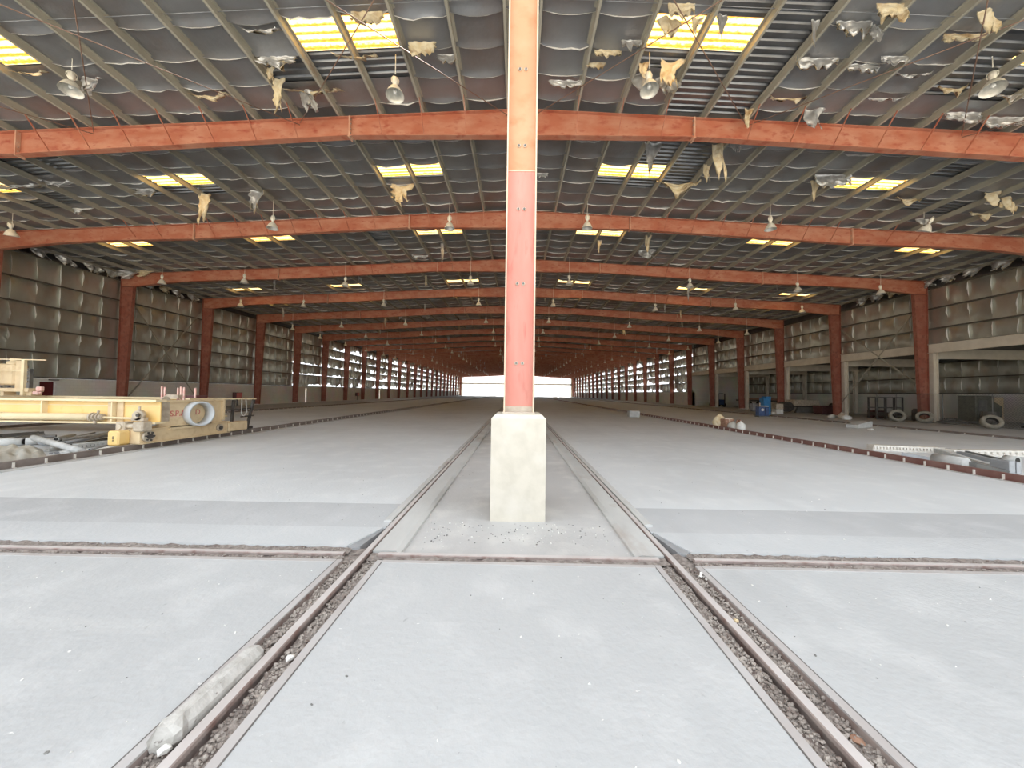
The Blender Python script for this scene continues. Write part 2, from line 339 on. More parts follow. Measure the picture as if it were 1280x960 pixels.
for s in (-1, 1):
    for x0, x1 in ((XS0, 1.535), (1.612, XS1)):
        a, b = sorted((s*x0, s*x1)); bed(gb, a, b, 0.9, 3.62, -.05, .02)
        for _ in range(1500):
            y = R.uniform(.9, 3.6); stone(gb, (R.uniform(a+.004, b-.004), y, -.046+R.uniform(-.01, .012)), R.choice((.005, .007, .009, .012, .014)))
    a, b = sorted((s*1.62, s*2.0)); bed(gb, a, b, 3.56, 3.86, -.04)
    a, b = sorted((s*1.25, s*1.53)); bed(gb, a, b, 3.56, 3.72, -.02)
    for y0, y1, z in ((3.535, 3.633, -.018), (3.697, 3.835, -.016)):
        a, b = sorted((s*1.78, s*24.)); bed(gb, a, b, y0, y1, z, .05)
        for _ in range(420): 
            x = s*(1.8+ 9*R.random()**1.5); stone(gb, (x, R.uniform(y0+.01, y1-.01), z+R.uniform(-.004, .008)), R.choice((.005, .007, .01)))
bed(gb, -1.36, 1.36, 3.533, 3.635, -.02, .04)
tag(gb.build('gravel', [M['gravel'], M['stone']]), 'dirty grey gravel filling the slots on both sides of the rails', 'gravel', kind='stuff')
# specks of litter on the slabs
lt = MB()
for _ in range(420):
    x = R.uniform(-5, 5); y = 1.4+R.random()**1.4*9
    if 1.2 < abs(x) < 1.85 or (3.4 < y < 3.9): continue
    z = PZ if abs(x) < 1.24 and y > 3.9 else 0
    if abs(x) < .5 and 4.6 < y < 5.7: continue
    stone(lt, (x, y, z+.002), R.choice((.004, .005, .006, .009)), R.choice((0, 0, 1)), .4)
for _ in range(150):
    x = R.uniform(-1.15, 1.15); y = R.uniform(4.1, 4.75); stone(lt, (x, y, PZ+.003), R.choice((.005, .007, .01)), R.choice((0, 1, 1)), .5)
tag(lt.build('litter', [M['white'], M['dgrey']]), 'small specks of litter and grit scattered over the concrete floor', 'litter', kind='stuff')

# ------------------------------------------------------------------ raised outer rails on clips
def outer_rail(x, y0, y1, lab, step, yclip0, clipn, side, mt='maroon', hh=.15, z=.0):
    m = MB(); m.box(x-.05, x+.05, y0, y1, z+.015, z+hh); m.box(x-.09, x+.09, y0, y1, z+.0, z+.018)
    o = tag(m.build('outer_rail', M[mt]), lab, 'rail')
    c0 = None
    for i in range(clipn):
        yy = yclip0 + step*i
        if c0 is None:
            c = MB(); c.box(-.002, .022, -.016, .016, z+.0, z+hh-.03).box(-.002, .05, -.02, .02, z, z+.02); c0 = c.build('rail_clip', M['clip'], o)
            if side < 0: pass
        else:
            c0n = c0.copy(); col.objects.link(c0n); c0n.parent = o; c0n.location = (x+side*.052, yy, 0); c0n.rotation_euler.z = 0 if side > 0 else PI; continue
        c0.location = (x+side*.052, yy, 0); c0.rotation_euler.z = 0 if side > 0 else PI
    return o
outer_rail(-10.35, -1, 176, 'dark brown rail on pale clips in front of the yellow gantry', .5, 6.1, 90, 1, 'oldrail')
outer_rail(10.2, -1, 176, 'dark maroon rail on white clips beyond the floor bay at right', .47, 6.1, 95, -1)
outer_rail(-20.6, 3, 176, 'far dark rail beyond the yellow gantry near the left wall', .6, 20, 40, 1, 'oldrail', .10)
outer_rail(21.3, 3, 176, 'far dark rail in front of the tyres and right columns', 1.0, 12, 40, -1, 'oldrail', .09)
k = MB()
for s in (-1, 1):
    a, b = sorted((s*10.02, s*10.28)); k.box(a, b, -1, 176, -.1, .012)
struct(k.build('trim_3', M['ledge']))
k = MB(); k.box(21.9, 28.2, 3, 176, -.1, .035); k.box(-28.2, -21.2, 20, 176, -.1, .03); struct(k.build('trim_4', M['floor_band']))

# ------------------------------------------------------------------ portal frames
BOT = [(0, 10.31), (5.78, 10.285), (17.2, 9.60), (22., 9.46), (24.4, 9.33), (27.69, 8.97)]
def xin(z): return 28.05 - .36*max(0, min(1, z/8.97))
def rafter_mesh(k):
    m = MB(); y = FY(k); w, t, tw = .115, .022, .008
    for s in (-1, 1):
        top = [(0, zt(0)), (5.78, zt(5.78)), (17.2, zt(17.2)), (22, zt(22)), (24.4, zt(24.4)), (27.69, zt(27.69)), (XCOL, zt(XCOL))]
        bot = BOT + [(XCOL, 8.97)]
        for (xa, za), (xb, zb), (_, ta), (_, tb) in zip(bot, bot[1:], top, top[1:]):
            for y0, y1, lo, hi, mi in ((y-tw, y+tw, (za, zb), (ta, tb), 0), (y-w, y+w, (ta-t, tb-t), (ta, tb), 0), (y-w, y+w, (za, zb), (za+t, zb+t), 0)):
                vs = [(s*xa, y0, lo[0]), (s*xb, y0, lo[1]), (s*xb, y1, lo[1]), (s*xa, y1, lo[0]), (s*xa, y0, hi[0]), (s*xb, y0, hi[1]), (s*xb, y1, hi[1]), (s*xa, y1, hi[0])]
                m.add(vs, [(3,2,1,0),(4,5,6,7),(0,1,5,4),(1,2,6,5),(2,3,7,6),(3,0,4,7)], mi)
    return m
def splice_mesh(k, x):
    m = MB(); y = FY(k); a = abs(x)
    zb = [b for b in BOT]; 
    for (xa, za), (xb, zc) in zip(BOT, BOT[1:]):
        if xa <= a <= xb: z0 = za+(zc-za)*(a-xa)/(xb-xa)
    m.box(x-.02, x+.02, y-.13, y+.13, z0-.07, zt(x)+.0, 0)
    m.box(x-.07, x+.07, y-.10, y+.10, z0-.012, z0, 0)
    for zz_ in (z0+.1, z0+.25, z0+.42, zt(x)-.1):
        for d in (-.07, .07): m.tube((x-.045, y+d, zz_), (x+.045, y+d, zz_), .016, 6, mi=1)
    return m
def column_mesh(k, s):
    m = MB(); y = FY(k); w, t = .115, .018
    zs = [0.02, 2.2, 4.5, 6.7, 8.97]
    for z0, z1 in zip(zs, zs[1:]):
        for xa0, xa1, xb0, xb1, y0, y1 in ((xin(z0), xin(z0)+t, xin(z1), xin(z1)+t, y-w, y+w), (XCOL-t, XCOL, XCOL-t, XCOL, y-w, y+w), (xin(z0), XCOL, xin(z1), XCOL, y-.007, y+.007)):
            vs = [(s*xa0, y0, z0), (s*xa1, y0, z0), (s*xa1, y1, z0), (s*xa0, y1, z0), (s*xb0, y0, z1), (s*xb1, y0, z1), (s*xb1, y1, z1), (s*xb0, y1, z1)]
            m.add(vs, [(3,2,1,0),(4,5,6,7),(0,1,5,4),(1,2,6,5),(2,3,7,6),(3,0,4,7)])
    z0, z1 = 8.95, 8.99
    a, b = sorted((s*27.69, s*XCOL)); m.box(a, b, y-w, y+w, z0-.02, z1)
    a, b = sorted((s*(XCOL-t), s*XCOL)); m.box(a, b, y-w, y+w, 8.97, zt(28.6))
    return m
def foot_mesh(k, s):
    m = MB(); y = FY(k); a, b = sorted((s*27.95, s*28.64)); m.cbox(a, b, y-.2, y+.2, 0, .09, .02); return m
for k in range(NB+1):
    lab = ('red steel rafter frame nearest the camera' if k == 0 else
           f'red steel rafter frame spanning the hall, {ORD[k-1]} visible one from the camera')
    t = thing('portal_frame', lab, 'steel frame', (0, FY(k), 0), group='red portal frames of the hall')
    def P(m, name, mt): o = m.build(name, mt, t); o.location = (0, -FY(k), 0); return fixn(o)
    P(rafter_mesh(k), 'rafter', M['red'])
    if k:
        for s in (-1, 1):
            P(column_mesh(k, s), 'column', M['red_col']); P(foot_mesh(k, s), 'column_foot', M['white'])
        if k < 9:
            for x in (-17.2, -5.78, 5.78, 17.2): P(splice_mesh(k, x), 'splice_plate', [M['splice'], M['bolt']])
    if 1 <= k <= 4:
        for s in (-1, 1):
            for n in range(1, 15 if k < 3 else 10):
                if n == 4 or n == 12: continue
                x = s*PX[n]
                zb = 10.34 if n < 5 else 10.30-.0599*(abs(x)-5.78) if abs(x) < 17.2 else 9.66
                b = MB(); b.bar((x, FY(k)-.72, zt(x)+.02), (x, FY(k)-.1, zb), .045, .012, upv=(1,0,0)); P(b, 'flange_brace', M['red'])

# ------------------------------------------------------------------ centre columns on concrete plinths
def centre_column(k):
    y = FY(k)+.12
    w, zb, zs, ztop = .20, 1.385, 5.0, 10.31
    t = thing('steel_column', '', 'column', (0, y, zb), group='centre columns on concrete plinths')
    def P(m, name, mt, par=None):
        o = fixn(m.build(name, mt, par or t)); 
        if not par: o.location = (0, -y, -zb)
        return o
    shafts = []
    for z0, z1, nm, mt in ((zb, zs, 'lower_shaft', 'col_lo'), (zs+.004, ztop, 'upper_shaft', 'col_up')):
        m = MB(); m.box(-w, w, y-.016, y+.016, z0, z1, 0)
        for s in (-1, 1): a, b = sorted((s*w, s*(w+.018))); m.box(a, b, y-.15, y+.15, z0, z1, 1)
        if nm == 'lower_shaft':
            m.box(-w, w, y-.018, y+.018, zb, zb+.10, 2); m.box(-w-.03, w+.03, y-.19, y+.19, zb, zb+.022, 2)
        shafts.append(P(m, nm, [M[mt], M['edge'], M['dust']]))
    m = MB(); m.box(-w, w, y-.022, y+.022, zs-.008, zs+.012); P(m, 'splice_line', M['edge'])
    for z in (2.12, 3.30, 4.42, 5.38, 6.55) if k == 0 else ():
        for dx in (-.045, .045):
            b = MB(); b.tube((dx, y-.016, z), (dx, y-.028, z), .026, 12, mi=0).tube((dx, y-.028, z), (dx, y-.045, z), .014, 6, mi=1); P(b, 'bolt', [M['dust'], M['dgrey']], shafts[0 if z < zs else 1])
    return t
def plinth(k):
    y = FY(k)+.12; m = MB(); h = .375
    m.add([(-h,y-h,PZ),(h,y-h,PZ),(h,y+h,PZ),(-h,y+h,PZ)]+[(-h,y-h,1.33),(h,y-h,1.33),(h,y+h,1.33),(-h,y+h,1.33)]+[(-h+.055,y-h+.03,1.385),(h-.055,y-h+.03,1.385),(h-.055,y+h-.03,1.385),(-h+.055,y+h-.03,1.385)],
          [(3,2,1,0),(0,1,5,4),(1,2,6,5),(2,3,7,6),(3,0,4,7),(4,5,9,8),(5,6,10,9),(6,7,11,10),(7,4,8,11),(8,9,10,11)])
    return m.build('concrete_plinth', M['plinth'])
for k in range(0, 12):
    c = centre_column(k); p = plinth(k)
    if k == 0:
        c['label'] = 'tall red and orange steel column standing in the middle of the foreground'
        tag(p, 'pale concrete plinth under the front centre column, nearest the camera', 'plinth', 'concrete plinths')
    else:
        c['label'] = f'red centre column hidden behind the front one, {ORD[k-1]} behind it'
        tag(p, f'concrete plinth in line behind the front one, {ORD[k-1]} behind it', 'plinth', 'concrete plinths')

# ------------------------------------------------------------------ purlins
for s in (-1, 1):
    for n, x in enumerate(PX):
        m = MB(); z0, z1 = zt(x)+.002, zt(x)+.20; w = .07
        m.prism([(s*x, z0), (s*(x+w), z0), (s*(x+w), z0+.02), (s*(x+w-.004), z0+.02), (s*(x+w-.004), z0+.004), (s*(x+.004), z0+.004), (s*(x+.004), z1-.004), (s*(x-w), z1-.004), (s*(x-w), z1), (s*x, z1)], 'y', D0-.6, YEND)
        tag(fixn(m.build('roof_purlin', M['purlin'])), f'long grey roof purlin, {ORD[n]} one to the {sd(s)} of the ridge', 'purlin', 'roof purlins')
for s in (-1, 1):
    m = MB(); x = XCOL+.05; m.box(min(s*x, s*(x+.08)), max(s*x, s*(x+.08)), D0-.6, YEND, zt(x)-.02, zt(x)+.2); struct(m.build('trim_5', M['purlin']))

# ------------------------------------------------------------------ corrugated roof sheet, with openings for the skylights
SKYN = [(2, 4), (9, 11), (15, 17)]
SKYY = [9.07, 14.84, 20.6, 29.8, 34.3] + [41.2+6.6*i for i in range(9)]
SKYW = .84
sky_list = [(s, n0, n1, y) for y in SKYY if y < YEND-2 for s in (-1, 1) for n0, n1 in SKYN]
def sky_x(n0, n1): return PX[n0], PX[n1]
PITCH = .22
prof = [(0, .0), (.11, .0), (.14, .045), (.19, .045)]      # rib profile within one pitch
ys = []; yv = D0-.7
while yv < YEND:
    for dy, dz in prof: ys.append((yv+dy, dz))
    yv += PITCH
rs = MB()
for s in (-1, 1):
    for (ya, da), (yb, db) in zip(ys, ys[1:]):
        cut = [sky_x(n0, n1) for (ss, n0, n1, y) in sky_list if ss == s and y-SKYW/2 <= (ya+yb)/2 <= y+SKYW/2]
        xs = [0.]; 
        for a, b in sorted(cut): xs += [a, b]
        xs.append(29.2)
        for a, b in zip(xs[::2], xs[1::2]):
            rs.add([(s*a, ya, zr(a)+da), (s*b, ya, zr(b)+da), (s*b, yb, zr(b)+db), (s*a, yb, zr(a)+db)], [(0,1,2,3)])
ceil = struct(rs.build('ceiling', M['sheet']))
for i, y in enumerate(SKYY):
    for s in (-1, 1):
        for j, (n0, n1) in enumerate(SKYN):
            if y >= YEND-2: continue
            a, b = sky_x(n0, n1); m = MB(); pts = [p for p in ys if y-SKYW/2-.06 <= p[0] <= y+SKYW/2+.06]
            for (ya, da), (yb, db) in zip(pts, pts[1:]):
                m.add([(s*a, ya, zr(a)+da+.004), (s*b, ya, zr(b)+da+.004), (s*b, yb, zr(b)+db+.004), (s*a, yb, zr(a)+db+.004)], [(0,1,2,3) if s < 0 else (3,2,1,0)])
            pos = ('innermost', 'middle', 'outermost')[j]
            tag(m.build('roof_skylight', M['skylight']), f'glowing yellow corrugated skylight, {ORD[i]} row from the camera, {pos} on the {sd(s)} slope', 'skylight', 'yellow translucent roof skylights')

# ------------------------------------------------------------------ foil insulation under the sheet
def hole(s, n, yc):
    """cells whose lining has gone: (side, bay between purlins n and n+1, y)"""
    for (ss, n0, n1, y) in sky_list:
        if ss == s and n0 <= n < n1 and abs(yc-y) < SKYW/2+.06: return True
    H = HOLES.get((s, n))
    return any(a <= yc <= b for a, b in H) if H else False
HOLES = {(-1,3): [(9.4, 10.45)], (-1,2): [(9.4, 10.4)], (-1,4): [(9.5, 10.45)], (1,2): [(9.5,10.1),(15.2,15.8)], (1,3): [(7., 11.6),(12.4, 14.5),(15.2,15.9)], (1,4): [(5., 11.6),(12.4, 15.6)],
         (1,8): [(8.6,10.5)], (1,9): [(8.6, 8.9),(9.5,10.6)], (-1,13): [(12.6, 14.2)], (-1,12): [(12.6,13.8)], (-1,11): [(15.3,15.9)], (-1,9): [(15.3, 15.9)], (-1,5):[(20.2,21.4)],
         (1,12): [(15.5,16.6)], (1,13): [(15.6,16.8)], (1,11): [(13.3,14.2)], (-1,10): [(15.3,15.8)], (-1,14): [(15.2,16.3)], (-1,15):[(15.6,16.6)], (1,6): [(22.6,23.2)], (-1,7):[(27.,28.)], (-1,18):[(22.,24.)]}
fo = MB(); RR = random.Random(11)
js = range(int((D0-.6-SEAM0)/SEAM)-1, int((YEND-SEAM0)/SEAM))
for s in (-1, 1):
    for n in range(-1, 20):
        xa = -.42 if n < 0 else PX[n]; xb = PX[n+1] if n < 19 else 28.7
        if n < 0:
            if s < 0: continue
            xa, xb = -.42, .42
        for j in js:
            y0 = SEAM0+SEAM*j; y1 = y0+SEAM; far = y0 > 40
            # split the strip where an opening cuts it
            segs = [(y0, y1)]
            N = 8
            ok = [not hole(s, n, y0+(i+.5)*SEAM/N) for i in range(N)]
            segs = []; i = 0
            while i < N:
                if ok[i]:
                    q = i
                    while q < N and ok[q]: q += 1
                    segs.append((y0+i*SEAM/N, y0+q*SEAM/N)); i = q
                else: i += 1
            for a, b in segs:
                if b-a < .06: continue
                sag = RR.uniform(.02, .06)*(1 if n >= 0 else .3); drop = RR.uniform(.02, .055)*(1.8 if RR.random() < .18 else 1); rag = RR.random() < .22 and not far
                if far and RR.random() < .10: drop *= 2.5
                nx, ny = (6, 7) if not far else (3, 1)
                vs = []
                for q in range(ny+1):
                    v = 1-(1-q/ny)**2 if not far else q/ny; y = a+(b-a)*v
                    for p in range(nx+1):
                        u = p/nx; x = xa+(xb-xa)*u; bow = 4*u*(1-u)
                        z = zr(x)-.025-sag*bow*(.4+.6*v**2) - drop*(.45+.55*bow)*v**11 + (0 if far else .010*mnoise.noise(Vector((x*3, y*5, s))))
                        yy = y + (RR.uniform(-.04, .04) if q == ny and rag else 0) + (.03*bow if q == ny else 0)
                        vs.append((s*x, yy, z))
                fs = [(q*(nx+1)+p, q*(nx+1)+p+1, (q+1)*(nx+1)+p+1, (q+1)*(nx+1)+p) for q in range(ny) for p in range(nx)]
                fo.add(vs, fs, 0, True)
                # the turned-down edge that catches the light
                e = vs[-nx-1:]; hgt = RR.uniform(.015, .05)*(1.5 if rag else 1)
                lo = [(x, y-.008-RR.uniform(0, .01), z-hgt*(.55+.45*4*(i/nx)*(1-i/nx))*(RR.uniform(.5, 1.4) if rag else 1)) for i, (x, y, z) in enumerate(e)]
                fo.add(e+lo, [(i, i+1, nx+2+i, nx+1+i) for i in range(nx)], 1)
o = fo.build('ceiling_lining', [M['foil'], M['lip']]); struct(o)
# ------------------------------------------------------------------ walls
GZ = [2.23, 3.74, 5.13, 6.575, 7.96, 9.42]
def wall_cells(m, s, k, rows, x, cols=6, opened=None, seammi=1, bright=0.):
    if opened and k >= 7: cols = 8
    """foil panels between girts for one bay, with the vertical lap seams standing proud; opened = share of each panel that has torn away"""
    y0 = FY(k); r = random.Random(k*31+int(x)); cw = BAY/cols
    for z0, z1 in rows:
        for c in range(cols):
            a = y0+cw*c; b = a+cw; sg = r.uniform(.05, .13); nz, ny = (5, 5) if not opened or k < 6 else (3, 6)
            zlo = z0
            op = opened(k, z0, c, r) if opened else 0
            vs = []
            for i in range(ny+1):
                u = i/ny; zb = z0+(z1-z0)*min(.75, op*r.choice((.3, .7, 1, 1.3, 1.7))) if op else z0+.01
                for q in range(nz+1):
                    v = q/nz; vs.append((s*(x-.02-sg*16*u*(1-u)*v*(1-v)+(.01*mnoise.noise(Vector((a+u, v*3, z0))))), a+(b-a)*u, zb+(z1-.01-zb)*v))
            m.add(vs, [(i*(nz+1)+q, (i+1)*(nz+1)+q, (i+1)*(nz+1)+q+1, i*(nz+1)+q+1) for i in range(ny) for q in range(nz)], 0, True)
            if c and not op or (c and r.random() < .5):
                # wavy seam lip
                e = []; L = r.choice((1, 1, .8, .6)); wob = r.uniform(.01, .05)
                zt_, zb_ = z1-.06, z1-.06-(z1-z0-.1)*L
                for q in range(7):
                    v = q/6; z = zb_+(zt_-zb_)*v; y = a+wob*math.sin(v*3+c); w = .03+.12*math.sin(PI*v)*r.uniform(.5, 1.2)
                    e += [(s*(x-.03), y+.01, z), (s*(x-.03-w), y-.015, z)]
                m.add(e, [(2*q, 2*q+1, 2*q+3, 2*q+2) for q in range(6)], seammi)
def opened_left(k, z0, c, r):
    if k < 6: return 0
    if k == 6: return .12 if (z0 < 5.2 and r.random() < .8) else 0
    base = .16 if k == 7 else .24 if k == 8 else .30
    return base*r.choice((0, .4, .9, 1.1, 1.5))*(1 if z0 < 8 else .7)
def opened_right(k, z0, c, r):
    if k < 8: return 0
    return (.18 if k == 8 else .24 if k == 9 else .30)*r.choice((0, .4, .9, 1.1, 1.5))*(1 if z0 < 8 else .8)
ROWS = list(zip(GZ, GZ[1:]))
# left wall
wl = MB(); wl.box(-29.15, -28.68, D0, 13.9+6.83, 0, 2.19)
for ya, yb in ((21.53, 47.4), (47.72, 73.1), (73.5, YEND)): wl.box(-29.15, -28.68, ya, yb, 0, 2.19)
wl.box(-29.15, -28.68, 47.4, 47.72, 1.95, 2.19).box(-29.15, -28.68, 73.1, 73.5, 1.95, 2.19)
wl.box(-29.15, -28.68, 20.73, 21.53, 2.0, 2.19).box(-29.15, -28.9, 20.73, 21.53, 0, 2.)
WL = struct(wl.build('wall_left', M['block']))
m = MB()
for k in range(0, NB): wall_cells(m, -1, k, ROWS, XWALL, opened=opened_left)
o = m.build('insulation', [M['wallfoil'], M['seam']], WL)
m = MB(); m.box(-29.12, -29.08, D0, FY(6), 2.2, 10.2); m.box(-29.1, -28.95, FY(6), YEND, 9.3, 10.3)
m.build('cladding', M['sheet'], WL)
for z in GZ:
    m = MB(); m.box(-28.78, -28.62, D0, YEND, z-.035, z+.035); m.build('girt', M['girt'], WL)
# the red door in the block wall, set back in its opening
m = MB(); m.box(-28.86, -28.80, 20.76, 21.50, 0, 1.98); d = m.build('door_1', M['door']); struct(d)
m = MB(); m.box(-28.79, -28.66, 21.49, 21.56, 0, 2.02).box(-28.79, -28.66, 20.70, 20.76, 0, 2.02).box(-28.79, -28.66, 20.76, 21.49, 1.97, 2.02); m.build('door_frame', M['white'], d)
m = MB(); m.box(-28.80, -28.75, 20.85, 20.89, .98, 1.10).tube((-28.74, 20.87, 1.04), (-28.74, 20.99, 1.04), .012); m.build('door_handle', M['grey'], d)
t = MB(); t.cbox(-28.67, -28.55, 21.15, 21.6, 2.07, 2.13, .01); tag(t.build('canopy', M['dgrey']), 'thin dark canopy strip over the dark red door', 'canopy')
# right wall: above the annex only as far as the eighth frame, whole beyond it
KA = 8
wr = MB(); wr.box(28.68, 29.15, FY(KA), YEND, 0, 2.19)
WR = struct(wr.build('wall_right', M['block']))
m = MB()
RROW = [(5.46, 6.5), (6.5, 7.9), (7.9, 9.3)]
for k in range(-1, KA): wall_cells(m, 1, k, RROW, XWALL)
for k in range(KA, NB): wall_cells(m, 1, k, ROWS, XWALL, opened=opened_right)
m.build('insulation', [M['wallfoil'], M['seam']], WR)
m = MB(); m.box(29.08, 29.12, FY(-1), FY(KA), 5.4, 10.2); m.box(28.95, 29.1, FY(KA), YEND, 9.3, 10.3); m.build('cladding', M['sheet'], WR)
for z in (6.5, 7.9, 9.3):
    g = MB(); g.box(28.62, 28.78, FY(-1), FY(KA), z-.035, z+.035); g.build('girt', M['girt'], WR)
for z in GZ:
    g = MB(); g.box(28.62, 28.78, FY(KA), YEND, z-.035, z+.035); g.build('girt', M['girt'], WR)
# crumpled lining along the top of the side walls
# annex behind the right-hand columns
m = MB()
m.box(36.5, 36.7, FY(-1), FY(KA)+.2, 0, 2.1, 0)
AX = struct(m.build('wall_annex', M['block']))
m = MB()
for k in range(-1, KA): wall_cells(m, 1, k, [(2.15, 3.45), (3.45, 4.75)], 36.5, bright=1)
m.build('insulation', [M['silver'] if False else M['wallfoil'], M['seam']], AX)
m = MB(); m.box(36.8, 36.85, FY(-1), FY(KA), 2, 5.1); m.build('cladding', M['sheet'], AX)
for z in (2.12, 3.45, 4.75):
    g = MB(); g.box(36.35, 36.46, FY(-1), FY(KA), z-.03, z+.03); g.build('girt', M['girt'], AX)
struct(MB().box(28.66, 36.8, FY(KA), FY(KA)+.2, 0, 5.2).build('wall_annex_end', M['block']))
struct(MB().box(28.66, 37.0, FY(-1), FY(KA), 5.12, 5.36).build('ceiling_annex', M['slab_grey']))
for k in range(-1, KA):
    m = MB(); y0, y1 = FY(k)+.18, FY(k+1)-.13
    m.box(28.50, 28.66, y0-.06, y1, 4.80, 4.83).box(28.50, 28.66, y0-.06, y1, 5.39, 5.42).box(28.57, 28.60, y0-.06, y1, 4.82, 5.4)
    lab = 'beige beam over the annex opening, ' + ('beyond the frame edge' if k < 1 else f'in the bay after the {ORD[k-1]} right column')
    tag(m.build('annex_beam', M['beige']), lab, 'beam', 'beige beams over the annex openings')
for k in range(0, KA):
    m = MB(); y = FY(k)
    for a, b in ((28.69, 28.72), (29.02, 29.05)): m.box(a, b, y-.30, y-.02, .03, 4.82)
    m.box(28.69, 29.05, y-.17, y-.15, .03, 4.82).box(28.67, 29.09, y-.34, y+.0, 0, .03)
    tag(m.build('annex_post', M['beige']), f'beige post standing against the {ORD[max(0,k-1)]} red column on the right' if k else 'beige post at the near end of the annex', 'post', 'beige posts of the annex')
    m = MB()
    m.box(29.06, 36.4, y-.24, y-.10, 4.42, 4.45).box(29.06, 36.4, y-.24, y-.10, 5.05, 5.08).box(29.06, 36.4, y-.18, y-.16, 4.43, 5.07)
    tag(m.build('annex_crossbeam', M['beige']), f'beige beam running into the annex from the {ORD[max(0,k-1)]} right column' if k else 'beige beam running into the annex at its near end', 'beam', 'beams running into the annex')
    m = MB(); m.box(36.0, 36.3, y-.2, y-.17, 0, 4.42).box(36.0, 36.3, y+.05, y+.08, 0, 4.42).box(36.14, 36.16, y-.18, y+.06, 0, 4.42)
    tag(m.build('rear_post', M['beige']), f'beige post at the back of the annex behind the {ORD[max(0,k-1)]} right column' if k else 'beige post at the back of the annex, nearest', 'post', 'rear posts of the annex')
# far end: low beam across the opening and pale end posts
m = MB(); m.box(-28.6, 28.6, YEND, YEND+.3, 5.7, 6.5); struct(m.build('trim_6', M['beige']))
m = MB(); m.box(-28.9, -27.2, YEND, YEND+.3, 0, 9.6).box(27.2, 28.9, YEND, YEND+.3, 0, 9.6); struct(m.build('wall_end', M['beige']))

# ------------------------------------------------------------------ bracing rods
NODE = [.42, 7.5, 14.6, 21.7, 28.4]
for s in (-1, 1):
    for i in range(4):
        for f, w in ((0, 'rising'), (1, 'falling')):
            xa, xb = (NODE[i], NODE[i+1]) if not f else (NODE[i+1], NODE[i])
            m = MB(); m.tube((s*xa, FY(0)+.1, zt(xa)-.30-.07*f), (s*xb, FY(1)-.05, zt(xb)-.12-.07*f), .013, 6)
            tag(m.build('brace_rod', M['rod']), f'rusty roof brace rod, {ORD[i]} panel {sd(s)} of ridge, {"outward" if not f else "inward"} going', 'bracing rod', 'roof bracing rods')
def wallbrace(s, k, z0, z1, lab):
    m = MB(); a, b = ((FY(k)+.2, z0), (FY(k+1)-.2, z1)); m.bar((s*28.52, a[0], a[1]), (s*28.52, b[0], b[1]), .09, .012, upv=(s,0,0))
    tag(m.build('wall_brace', M['purlin']), lab, 'bracing bar', 'diagonal wall braces')
wallbrace(-1, 3, .5, 8.6, 'diagonal steel brace on the left wall rising away from the camera')
wallbrace(-1, 3, 8.6, .5, 'diagonal steel brace on the left wall falling away from the camera')
wallbrace(1, 3, 2.4, 7.6, 'diagonal steel brace at the right columns rising away from the camera')
wallbrace(1, 3, 8.4, 1.2, 'diagonal steel brace at the right columns falling away from the camera')
# thin sag wires between the purlins close to the camera
for s in (-1, 1):
    m = MB()
    for n in range(0, 14): m.tube((s*PX[n], 8.35, zt(PX[n])+.12), (s*PX[n+1], 8.35, zt(PX[n+1])+.12), .008, 5)
    tag(m.build('sag_rod', M['grey']), f'thin pale sag rod tying the purlins {sd(s)} of the ridge', 'tie rod')

# ------------------------------------------------------------------ high-bay lamps
LX = [-24.6, -19.0, -11.9, -3.3, 3.3, 11.9, 19.0, 24.6]
def lamp_profile(): return [(.045, .30), (.07, .285), (.11, .25), (.165, .17), (.21, .08), (.24, .0), (.245, -.012), (.232, -.004), (.20, .08), (.155, .17), (.10, .24), (.05, .265)]
def make_lamp(tilt=0., dirz=0., cord=1.2, detail=True):
    t = thing('hanging_lamp', '', 'lamp', group='hanging high-bay lamps')
    if detail:
        T = Matrix.Rotation(dirz, 4, 'Z') @ Matrix.Rotation(tilt, 4, 'X')
        MB().tube((0, 0, .60), (0, 0, .60+cord), .010, 6, mi=0).build('cord', M['lampbody'], t)
        # cord ends in a hook; a cylindrical gear box carries the bell
        m = MB(); m.lathe([(.0, .57), (.05, .57), (.075, .545), (.075, .40), (.055, .37), (.05, .31), (.0, .31)], T, 16); m.path([T @ Vector(p) for p in ((-.085, 0, .40), (-.10, 0, .52), (-.05, 0, .61), (.05, 0, .61), (.10, 0, .52), (.085, 0, .40))], .012, 6)
        m.build('gear_box', M['lampbody'], t)
        m = MB(); m.lathe(lamp_profile()[:7], T, 24); m.lathe(lamp_profile()[6:], T, 24, mi=1); rf = m.build('reflector', [M['lampbody'], M['lens']], t)
        m = MB(); m.lathe([(0, .25), (.03, .24), (.035, .19), (.055, .13), (.05, .08), (.0, .055)], T, 12); m.build('bulb', M['bulb'], rf)
    else:
        m = MB(); m.tube((0, 0, .55), (0, 0, .60+cord), .012, 5); m.lathe([(0, .57), (.07, .56), (.07, .38), (.05, .31), (.07, .285), (.165, .17), (.24, 0)], None, 12); m.lathe([(.24, 0), (.15, .17), (0, .26)], None, 12)
        m.build('lamp_body', M['lampbody'], t)
    return t
